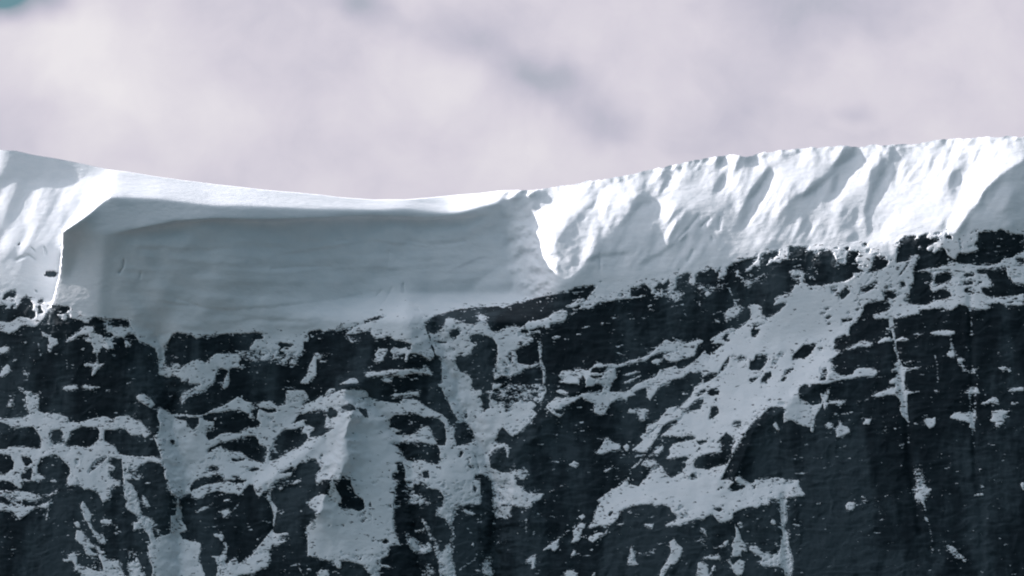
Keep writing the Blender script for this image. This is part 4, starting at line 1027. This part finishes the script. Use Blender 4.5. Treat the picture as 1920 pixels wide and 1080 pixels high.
# the slope to the left of the cornice is a surface of its own, set back behind the ice wall
keep = (GU.copy(), GR.copy())
paint_w(band(big, rock2, big, 260, 1, 5, 6), -0.68, 1.0)
paint([(0,240),(0,338),(100,342),(165,335),(260,318),(60,270)], -0.12, 0.50, 4)
paint([(-260,200),(10,200),(10,470),(-260,470)], -0.9, 0.95, 12)
paint([(-260,462),(40,468),(160,446),(160,590),(-260,600)], 0.0, .62, 6)
GR += lefts*(0.85*fbm(B1/24, A1/120, 47, 4, .6)+0.3*fl2); GU += lefts*0.2*fl2
DL = solve(GU, GR); GU, GR = keep
edge_u = np.interp(vs, [200,330,372,402,432,470,520,575,610], [214,203,176,146,117,116,111,96,90])[:, None]
j0 = int((585-V0)/ST); i0, i1 = int((20-U0)/ST), int((95-U0)/ST)
DL = DL + (D[j0-8:j0+8, i0:i1].mean()-DL[j0-8:j0+8, i0:i1].mean()) + 6
mL = 1/(1+np.exp(np.clip((UU-edge_u+1.6*fbm(VV/13, UU*0+.5, 88, 4, .6))/0.2, -40, 40)))
mL = np.where(VV > 560, mL*np.clip((612-VV)/50, 0, 1), mL)
D = D*(1-mL)+DL*mL
# the cornice swings back into a recess before the ice cliff begins
sm = lambda t: np.clip(t, 0, 1)**2*(3-2*np.clip(t, 0, 1))
tv = sm((VV-345)/130)
D = D + 135*sm((UU-400)/520)*sm(((1150-UU)/230)*(1-tv)+((1044-UU+0.10*(VV-440)+9*fbm(UU/34, VV/26, 169, 3, .5))/100)*tv)*sm((606-VV)/60)
# gullies (+) and ribs (-)
UW = UU+13*fbm(UU/45, VV/32, 161, 4, .6); VW = VV+6*fbm(UU/30, VV/30, 163, 3)
def trough(pts, w, amp):
    global D
    d = seg_dist(UW, VW, pts) if w >= 12 else seg_dist(UU, VV, pts); D = D + amp*(np.exp(-(d/w)**2) if w < 12 else np.exp(-(np.sqrt(d*d+6)-2.4)/(w*.8)))
trough([(300,630),(312,720),(325,800),(345,880),(345,940),(335,1000),(340,1120)], 26, 26)
trough([(812,600),(838,680),(865,760),(905,850),(928,920),(930,1120)], 30, 30)
trough([(1470,930),(1470,1000),(1480,1120)], 7, 6)
trough([(1672,600),(1690,720),(1700,780),(1706,880),(1725,1000)], 7, 6)
trough([(1818,560),(1822,650),(1828,900)], 5, 4)
trough([(500,910),(515,960),(510,1000)], 6, 6)
trough([(760,560),(775,640),(760,690),(690,712),(650,725)], 40, -16)
trough([(650,725),(655,775),(640,850),(600,960)], 45, -30)
trough([(655,775),(580,840),(490,905)], 14, -9)
trough([(690,745),(735,800),(768,860),(772,960),(790,1080)], 16, 16)
trough([(655,770),(652,830),(640,900)], 22, -22)
trough([(180,610),(230,700),(280,760),(305,860),(320,930)], 30, -12)
trough([(1130,690),(1040,770),(960,860),(1000,980)], 40, -14)
trough([(1560,700),(1420,800),(1370,900)], 30, -12)
ov = np.clip((VV-lip2)/3.5, 0, 1)*np.exp(-np.clip(VV-lip2, 0, 999)/34)*np.clip((UU-215)/60, 0, 1)*np.clip((930-UU)/160, 0, 1)
D = D + 15*ov
# wind and growth layers stand out of the cornice wall as low shelves
for line, amp, dec in [([(500,480),(560,470),(640,458),(700,450),(750,456),(800,458),(880,452)], 6, 16), ([(520,516),(600,504),(700,500),(780,508)], 4, 14),
                       ([(270,562),(330,566),(420,578),(520,572),(640,556),(720,540)], 5, 20), ([(230,470),(300,462),(380,466),(460,458)], 3, 12), ([(820,520),(860,498),(900,482),(950,478)], 5, 16),
                       ([(400,604),(480,596),(560,600),(640,590)], 4, 10)]:
    p = np.array(line, float); lv = np.interp(us, p[:, 0], p[:, 1])+2.5*fbm(us/28, us*0+.4, 121, 3); win = sm((us-p[0, 0])/50)*sm((p[-1, 0]-us)/50)
    D = D + 0.6*amp*win[None, :]*np.clip((VV-lv)/3.5, 0, 1)*np.exp(-np.clip(VV-lv, 0, 999)/dec)
# cracks, slits and undercuts in the ice
for pts, w, amp in [([(232,488),(231,500),(224,511)], 1.8, 6), ([(756,533),(757,548)], 2.2, 6), ([(776,570),(788,583)], 2.2, 5), ([(677,552),(678,560)], 1.4, 2),
                    ([(715,545),(705,556)], 1.5, 3), ([(700,590),(725,560),(735,540)], 2, 2.5), ([(764,452),(800,457),(835,456),(870,452)], 3.4, 2.6), ([(630,452),(650,450)], 3, 3),
                    ([(510,505),(560,500),(620,501)], 2, 2), ([(330,560),(370,572)], 1.8, 2), ([(65,487),(52,478),(30,487)], 2, 5), ([(83,464),(86,476)], 1.8, 6), ([(58,465),(64,470)], 1.6, 5), ([(265,510),(262,522)], 1.5, 2.5),
                    ([(1300,470),(1290,490)], 3, 3), ([(1335,445),(1337,450)], 2, 4), ([(1310,405),(1290,430),(1270,450)], 2.5, 3), ([(1330,410),(1315,425)], 2, 3), ([(1350,408),(1348,430)], 2, 2.5), ([(730,470),(728,500)], 1.8, 2),
                    ([(1125,476),(1126,505)], 2, 2.5)]:
    trough(pts, w, amp)
SMOOTH = gblur(D, 1.6)
rocky = np.clip(1-gblur(snowness, 1.3)*1.6, 0, 1)
tilt = VV+0.10*UU
fac = np.abs(fbm(UU/48+.4*fbm(UU/40, VV/40, 119, 2), VV/110, 109, 4, .45))
ledge = tilt/17+1.3*fbm(UU/90, VV/60, 103, 3); lf = ledge-np.floor(ledge)
steps = (np.clip(lf/.16, 0, 1)-lf)*(0.5+fbm(UU/30, VV/18, 117, 3))      # treads and risers of the bedding
DR = D + rocky*(3.0*fbm(UU/30, VV/30, 101, 3, .45)+7.0*fac-4.0*steps)
DR -= 1.5
TH = np.where(MF > 0, 1.7*(1-np.exp(-np.clip(MF, 0, 9)*7)), np.maximum(MF*9, -3.0))
deep = gblur(((VV < rock2-10) & (MF > .2)).astype(float), 3)
TH = TH + 1.5*deep
B_ = gblur(DR, 1.3)
DS = np.clip(B_, DR-0.5, DR+0.3) - TH + 0.30*fbm(UU/14, VV/7, 113, 3)

# thin cover: how far dusting reaches out over the rock and how thin the snow lies near its edges
feath = np.clip(fbm(UU/55, VV/45, 151, 3)*1.6+0.55, 0.12, 1)           # some edges are crisp, others trail off as powder
FROST = np.clip(gblur(np.clip(MF*3+0.5, 0, 1), 3.0)*1.25-.06, 0, 1)*(0.33+0.48*feath)
fz = fbm(UU/120, VV/90, 131, 3); stk = fbm(UU/9, VV/85, 133, 3, .6)
thinline = np.clip(fbm(UU/38, (VV+.13*UU+3*fbm(UU/60, VV/60, 157, 2))/3.1, 153, 3, .5)-0.12, 0, 1)*np.clip(fbm(UU/70, VV/40, 159, 3)*1.8+.35, 0, 1)
FROST = FROST + (np.clip(-0.19+0.34*fz+0.10*stk+0.22*strat, 0, .16)+1.05*thinline)*(V < .3) + 0.52*DUSTED
FROST = np.clip(FROST, 0, 1)
THIN = np.clip(1-gblur(np.clip(MF*3+.4, 0, 1), 2.4)*1.06, 0, 1)*(0.55+0.75*feath)
THIN = np.maximum(THIN, np.clip(fbm(UU/18, VV/8, 141, 4)*.9+np.clip(toR, 0, .4)*1.2-.06, 0, .50))*(VV > rock2-8)

# ---------------------------------------------------------------- surfaces in the world
NR = 620; TPOW = 1.0
def refl(t, a, b):
    t = np.where(t < a, 2*a-t, t); return np.where(t > b, 2*b-t, t)
ucols = np.concatenate([np.arange(U0-420, U0, 6.0), us, np.arange(U1+6, U1+421, 6.0)])
usrc = refl(ucols, U0, U1)
ci = np.clip(np.round((usrc-U0)/ST).astype(int), 0, NU-1)
NC = len(ucols)
skyc = SKY_L[ci]
tt = np.linspace(0, 1, NR+1)[:, None]
VM = skyc[None, :]*(1-tt)+V1*tt                     # (NR+1, NC) survey height of each vertex
def sample(F):
    y = np.clip((VM-V0)/ST, 0, NV-1.001); j = y.astype(int); f = y-j
    return F[j, ci[None, :]]*(1-f)+F[j+1, ci[None, :]]*f
def lift(Dm):
    a, y, z = ray(np.broadcast_to(ucols, VM.shape), VM)
    Y = DIST+Dm/3.0; s = Y/y
    return np.stack([CAM[0]+a*s, CAM[1]+Y, CAM[2]+z*s], -1)
dr, ds, th, fro, thn = sample(DR), sample(DS), sample(TH), sample(FROST), sample(THIN)
cm = np.mean(DR[200:], 0); rc = cm[ci]                # beyond the surveyed width the face carries on in the same direction
off = np.where(ucols < U0, 2*(cm[0]-rc), np.where(ucols > U1, 2*(cm[-1]-rc), 0))
PR, PS = lift(dr+off[None, :]), lift(ds+off[None, :])
UM = np.broadcast_to(ucols, VM.shape)
# the back of the ridge falls gently away behind the crest
def back(P):
    rows = []
    for dy, dz in ((4, .15), (14, .3), (40, -1), (90, -6), (200, -30), (420, -110), (900, -420)):
        q = P[0].copy(); q[:, 1] += dy; q[:, 2] += dz; q[:, 2] += (dy > 10)*0.02*dy*np.sin(ucols/60+dy); rows.append(q)
    return np.array(rows[::-1])
# the foot of the face runs down to the valley floor
def foot(P):
    rows = []; z0 = P[-1][:, 2]
    for f in (.04, .1, .2, .35, .5, .7, .9, 1.02):
        q = P[-1].copy(); q[:, 2] = z0*(1-f); q[:, 1] -= z0*f*(.55+.5*f)*(1+.06*np.sin(ucols/90+7*f)); rows.append(q)
    return np.array(rows)
def grid_faces(nr, nc):
    i = np.arange(nr-1)[:, None]*nc+np.arange(nc-1)[None, :]
    return np.stack([i, i+nc, i+nc+1, i+1], -1)
def grid_normals(P):
    """central differences, one-sided where the surface breaks off"""
    def diff(ax):
        f = np.diff(P, axis=ax); pad = [(0, 0)]*3
        pad[ax] = (0, 1); fw = np.pad(f, pad, mode='edge'); pad[ax] = (1, 0); bw = np.pad(f, pad, mode='edge')
        lf, lb = np.abs(fw[..., 1:2]), np.abs(bw[..., 1:2])
        c = (fw+bw)/2
        c = np.where((lf > 2.5) & (lf > 4*lb), bw, c); c = np.where((lb > 2.5) & (lb > 4*lf), fw, c); return c
    n = np.cross(diff(0), diff(1)); n /= np.linalg.norm(n, axis=-1, keepdims=True)+1e-12
    return n
def make_mesh(name, verts, faces, normals, mat, cover=None):
    used, inv = np.unique(faces.ravel(), return_inverse=True)
    v = verts[used].astype(np.float32); f = inv.reshape(faces.shape).astype(np.int32)
    me = bpy.data.meshes.new(name)
    me.vertices.add(len(v)); me.vertices.foreach_set('co', v.ravel())
    me.loops.add(f.size); me.loops.foreach_set('vertex_index', f.ravel())
    me.polygons.add(len(f)); me.polygons.foreach_set('loop_start', np.arange(len(f), dtype=np.int32)*4)
    me.polygons.foreach_set('loop_total', np.full(len(f), 4, np.int32))
    me.polygons.foreach_set('use_smooth', np.ones(len(f), bool))
    me.update(calc_edges=True)
    if normals is not None:
        me.normals_split_custom_set_from_vertices(normals[used].tolist())
    if cover is not None:
        at = me.attributes.new('cover', 'FLOAT', 'POINT'); at.data.foreach_set('value', cover[used].astype(np.float32))
    me.materials.append(mat)
    o = bpy.data.objects.new(name, me); C.collection.objects.link(o)
    return o
def tag(o, label=None, cat=None, group=None, kind=None):
    if label: o['label'] = label
    if cat: o['category'] = cat
    if group: o['group'] = group
    if kind: o['kind'] = kind
    return o
# ---------------------------------------------------------------- materials
def new_mat(name):
    m = bpy.data.materials.new(name); m.use_nodes = True; m.node_tree.nodes.clear(); return m, NT(m.node_tree)
ROCKC = [(0.34, (.008, .016, .022)), (0.50, (.018, .030, .038)), (0.66, (.046, .066, .078))]
def rock_colour(t, g):
    mp = t.n('ShaderNodeMapping'); t.l(g.outputs['Position'], mp.inputs[0]); mp.inputs['Scale'].default_value = (.10, .10, .35); mp.inputs['Rotation'].default_value = (0, math.radians(6), 0)
    n1 = t.n('ShaderNodeTexNoise', i_Scale=0.8, i_Detail=7.0, i_Roughness=0.6); t.l(mp.outputs[0], n1.inputs['Vector'])
    mp2 = t.n('ShaderNodeMapping'); t.l(g.outputs['Position'], mp2.inputs[0]); mp2.inputs['Scale'].default_value = (.5, .3, .12)
    n2 = t.n('ShaderNodeTexNoise', i_Scale=0.22, i_Detail=5.0, i_Roughness=0.55); t.l(mp2.outputs[0], n2.inputs['Vector'])
    mixv = t.math('ADD', t.math('MULTIPLY', n1.outputs[0], 0.5), t.math('MULTIPLY', n2.outputs[0], 0.5))
    n3 = t.n('ShaderNodeTexNoise', i_Scale=0.05, i_Detail=5.0, i_Roughness=0.6); t.l(mp2.outputs[0], n3.inputs['Vector'])
    mixc = t.math('ADD', mixv, t.rng(n3.outputs[0], .42, .62, -.10, .26))
    return t.ramp(mixc, ROCKC), mixv
def speck(t, g):
    """fine grain of snow catching on ledges: flat-lying flecks a metre or two wide"""
    mp = t.n('ShaderNodeMapping'); t.l(g.outputs['Position'], mp.inputs[0]); mp.inputs['Scale'].default_value = (.42, .42, 1.1); mp.inputs['Rotation'].default_value = (0, math.radians(6), 0)
    n = t.n('ShaderNodeTexNoise', i_Scale=0.75, i_Detail=4.0, i_Roughness=0.62); t.l(mp.outputs[0], n.inputs['Vector'])
    return t.rng(n.outputs[0], 0.24, 0.76, 0.0, 1.0)
def snow_mat():
    m, t = new_mat('wind packed snow')
    g = t.n('ShaderNodeNewGeometry'); at = t.n('ShaderNodeAttribute', attribute_name='cover')
    n1 = t.n('ShaderNodeTexNoise', i_Scale=0.10, i_Detail=6.0, i_Roughness=0.6); t.l(g.outputs['Position'], n1.inputs['Vector'])
    mp = t.n('ShaderNodeMapping'); t.l(g.outputs['Position'], mp.inputs[0]); mp.inputs['Scale'].default_value = (.35, .35, .8)
    n2 = t.n('ShaderNodeTexNoise', i_Scale=0.35, i_Detail=8.0, i_Roughness=0.68); t.l(mp.outputs[0], n2.inputs['Vector'])
    col = t.ramp(n1.outputs[0], [(0.3, (.80, .83, .86)), (0.7, (.88, .89, .91))])
    rc, _ = rock_colour(t, g)
    k = t.rng(t.math('SUBTRACT', speck(t, g), t.math('MULTIPLY', at.outputs['Fac'], 0.80)), -0.10, 0.06, 1.0, 0.0)
    mx = t.n('ShaderNodeMix', data_type='RGBA'); t.l(k, mx.inputs[0]); t.l(col, mx.inputs[6]); t.l(rc, mx.inputs[7])
    p = t.n('ShaderNodeBsdfPrincipled', i_Roughness=0.75); p.inputs['Specular IOR Level'].default_value = 0.15
    t.l(mx.outputs[2], p.inputs['Base Color'])
    bp = t.n('ShaderNodeBump', i_Strength=0.45, i_Distance=0.9); t.l(n2.outputs[0], bp.inputs['Height']); t.l(bp.outputs[0], p.inputs['Normal'])
    o = t.n('ShaderNodeOutputMaterial'); t.l(p.outputs[0], o.inputs[0]); return m
def rock_mat():
    m, t = new_mat('dark banded limestone')
    g = t.n('ShaderNodeNewGeometry'); at = t.n('ShaderNodeAttribute', attribute_name='cover')
    rc, mixv = rock_colour(t, g)
    k = t.rng(t.math('SUBTRACT', t.math('MULTIPLY', at.outputs['Fac'], 0.95), speck(t, g)), -0.02, 0.12, 0.0, 1.0)
    mx = t.n('ShaderNodeMix', data_type='RGBA'); t.l(k, mx.inputs[0]); t.l(rc, mx.inputs[6]); mx.inputs[7].default_value = (.74, .78, .82, 1)
    p = t.n('ShaderNodeBsdfPrincipled', i_Roughness=0.9); p.inputs['Specular IOR Level'].default_value = 0.2
    t.l(mx.outputs[2], p.inputs['Base Color'])
    bp = t.n('ShaderNodeBump', i_Strength=0.45, i_Distance=1.6); t.l(mixv, bp.inputs['Height']); t.l(bp.outputs[0], p.inputs['Normal'])
    o = t.n('ShaderNodeOutputMaterial'); t.l(p.outputs[0], o.inputs[0]); return m
def valley_mat():
    m, t = new_mat('dark valley forest floor')
    g = t.n('ShaderNodeNewGeometry')
    n1 = t.n('ShaderNodeTexNoise', i_Scale=0.01, i_Detail=8.0); t.l(g.outputs['Position'], n1.inputs['Vector'])
    p = t.n('ShaderNodeBsdfPrincipled', i_Roughness=0.95); t.l(t.ramp(n1.outputs[0], [(.4, (.03, .04, .035)), (.65, (.10, .11, .11))]), p.inputs['Base Color'])
    o = t.n('ShaderNodeOutputMaterial'); t.l(p.outputs[0], o.inputs[0]); return m
MS, MR, MV = snow_mat(), rock_mat(), valley_mat()
# ---------------------------------------------------------------- valley floor
gv = np.array([[-60000, -30000, 0], [60000, -30000, 0], [60000, 90000, 0], [-60000, 90000, 0]], float)
tag(make_mesh('valley_floor', gv, np.array([[0, 1, 2, 3]]), None, MV), kind='structure')
# ---------------------------------------------------------------- rock
nb = 7
allR = np.concatenate([back(PR), PR, foot(PR)]); NRm = allR.shape[0]
FR = grid_faces(NRm, NC); nR = grid_normals(allR).reshape(-1, 3); vR = allR.reshape(-1, 3)
cR = np.concatenate([np.ones((7, NC)), fro, np.zeros((8, NC))]).ravel(); cS = np.concatenate([np.zeros((7, NC)), thn]).ravel()
uc = (ucols[:-1]+ucols[1:])/2
def cellgrid():
    vm = (VM[:-1, :-1]+VM[1:, 1:])/2; um = np.broadcast_to(uc, vm.shape); return um, vm
UC, VC = cellgrid()
def cells_in(pts):
    """cells of the survey grid inside an outline"""
    ins = np.zeros(UC.shape, bool); p = np.array(pts, float)
    x0, x1, y0, y1 = p[:, 0].min(), p[:, 0].max(), p[:, 1].min(), p[:, 1].max()
    c0, c1 = np.searchsorted(uc, x0), np.searchsorted(uc, x1)
    if c1 <= c0: return ins
    X, Y = UC[:, c0:c1], VC[:, c0:c1]; s = np.zeros(X.shape, bool)
    for (ax, ay), (bx, by) in zip(p, np.roll(p, -1, 0)):
        if ay == by: continue
        s ^= (Y >= min(ay, by)) & (Y < max(ay, by)) & (X < ax+(Y-ay)*(bx-ax)/(by-ay))
    ins[:, c0:c1] = s; return ins
def rect(a, b, c, d): return [(a, b), (c, b), (c, d), (a, d)]
rid = np.zeros(UC.shape, int)
for k, (pts, label) in enumerate(OUTCROPS): rid[cells_in(pts)] = k+1
ridall = np.zeros(FR.shape[:2], int); ridall[nb:nb+NR] = rid
for k in range(0, len(OUTCROPS)+1):
    f = FR[ridall == k]
    if k == 0: tag(make_mesh('mountain_face', vR, f, nR, MR, cR), kind='structure')
    elif len(f): tag(make_mesh('rock_outcrop', vR, f, nR, MR, cR), OUTCROPS[k-1][1], 'rock outcrop', 'dark rock outcrops showing through the snow')
# ---------------------------------------------------------------- snow
allS = np.concatenate([back(PS), PS]); FS = grid_faces(allS.shape[0], NC); nS = grid_normals(allS).reshape(-1, 3); vS = allS.reshape(-1, 3)
thc = np.maximum(np.maximum(th[:-1, :-1], th[1:, :-1]), np.maximum(th[:-1, 1:], th[1:, 1:])) > -0.9
rockc = np.interp(uc, us, ROCK_L)[None, :]
edgec = np.interp(VC, [200,330,372,402,432,470,520,575,640], [214,203,176,146,117,116,111,96,90])
sid = np.full(UC.shape, -1)
top = VC < rockc+8
sid[top & (UC < edgec)] = 0; sid[top & (UC >= edgec) & (UC < 990)] = 1; sid[top & (UC >= 990)] = 2
for k, (name, pts, label, cat, group) in enumerate(SNOWS):
    m = cells_in(pts) & (sid < 0); sid[m] = k+3
main = [('snow_slope', 'sunlit fluted snow slope on the far left, falling away behind the end of the cornice', 'snow slope', None),
        ('snow_cornice', 'huge smooth overhanging snow cornice with a sunlit top and shaded blue grey front', 'snow cornice', None),
        ('ice_cliff', 'long crumbling sunlit ice cliff on the crest right of the cornice', 'ice cliff', None)]
# the cornice is built of its sunlit top, the rounded lip and the steep wall below it
litc, lipc = np.interp(uc, us, LIT_L)[None, :], np.interp(uc, us, LIP_L)[None, :]
from mathutils import Matrix
base_pt = vS.reshape(-1, NC, 3)[nb+300, np.searchsorted(ucols, 520)]
corn = bpy.data.objects.new('snow_cornice', None); C.collection.objects.link(corn); corn.location = base_pt
tag(corn, main[1][1], main[1][2])
cc = (uc >= 204) & (uc < 990); c1 = (sid == 1) & thc
for nm, sel, extra, lab in (('cornice_top', c1 & (VC < litc), True, 'smooth sunlit snow top'), ('cornice_lip', c1 & (VC >= litc) & (VC < lipc), False, 'rounded pale lip in shade'), ('cornice_wall', c1 & (VC >= lipc), False, 'steep layered blue grey wall in shade')):
    f = FS[nb:nb+NR][sel]
    if extra: f = np.concatenate([f, FS[:nb][:, cc].reshape(-1, 4)])
    o = make_mesh(nm, vS, f, nS, MS, cS); o.parent = corn; o.matrix_parent_inverse = Matrix.Translation(-corn.location); o['label'] = lab
for k in range(-1, len(SNOWS)+3):
    if k == 1: continue
    sel = (sid == k) & thc
    f = FS[nb:nb+NR][sel]
    if 0 <= k < 3:
        cc = (uc < 204) if k == 0 else ((uc >= 204) & (uc < 990)) if k == 1 else (uc >= 990)
        f = np.concatenate([f, FS[:nb][:, cc].reshape(-1, 4)])
    if len(f) < 4: continue
    if k < 0: tag(make_mesh('ledge_snow', vS, f, nS, MS, cS), 'thin wind blown snow scattered over the small ledges of the dark cliff', 'snow', kind='stuff')
    else:
        name, label, cat, group = main[k] if k < 3 else (SNOWS[k-3][0], SNOWS[k-3][2], SNOWS[k-3][3], SNOWS[k-3][4])
        tag(make_mesh(name, vS, f, nS, MS, cS), label, cat, group)
C.render.engine = 'CYCLES'
C.cycles.filter_width = 2.0; C.cycles.max_bounces = 6; C.cycles.diffuse_bounces = 3
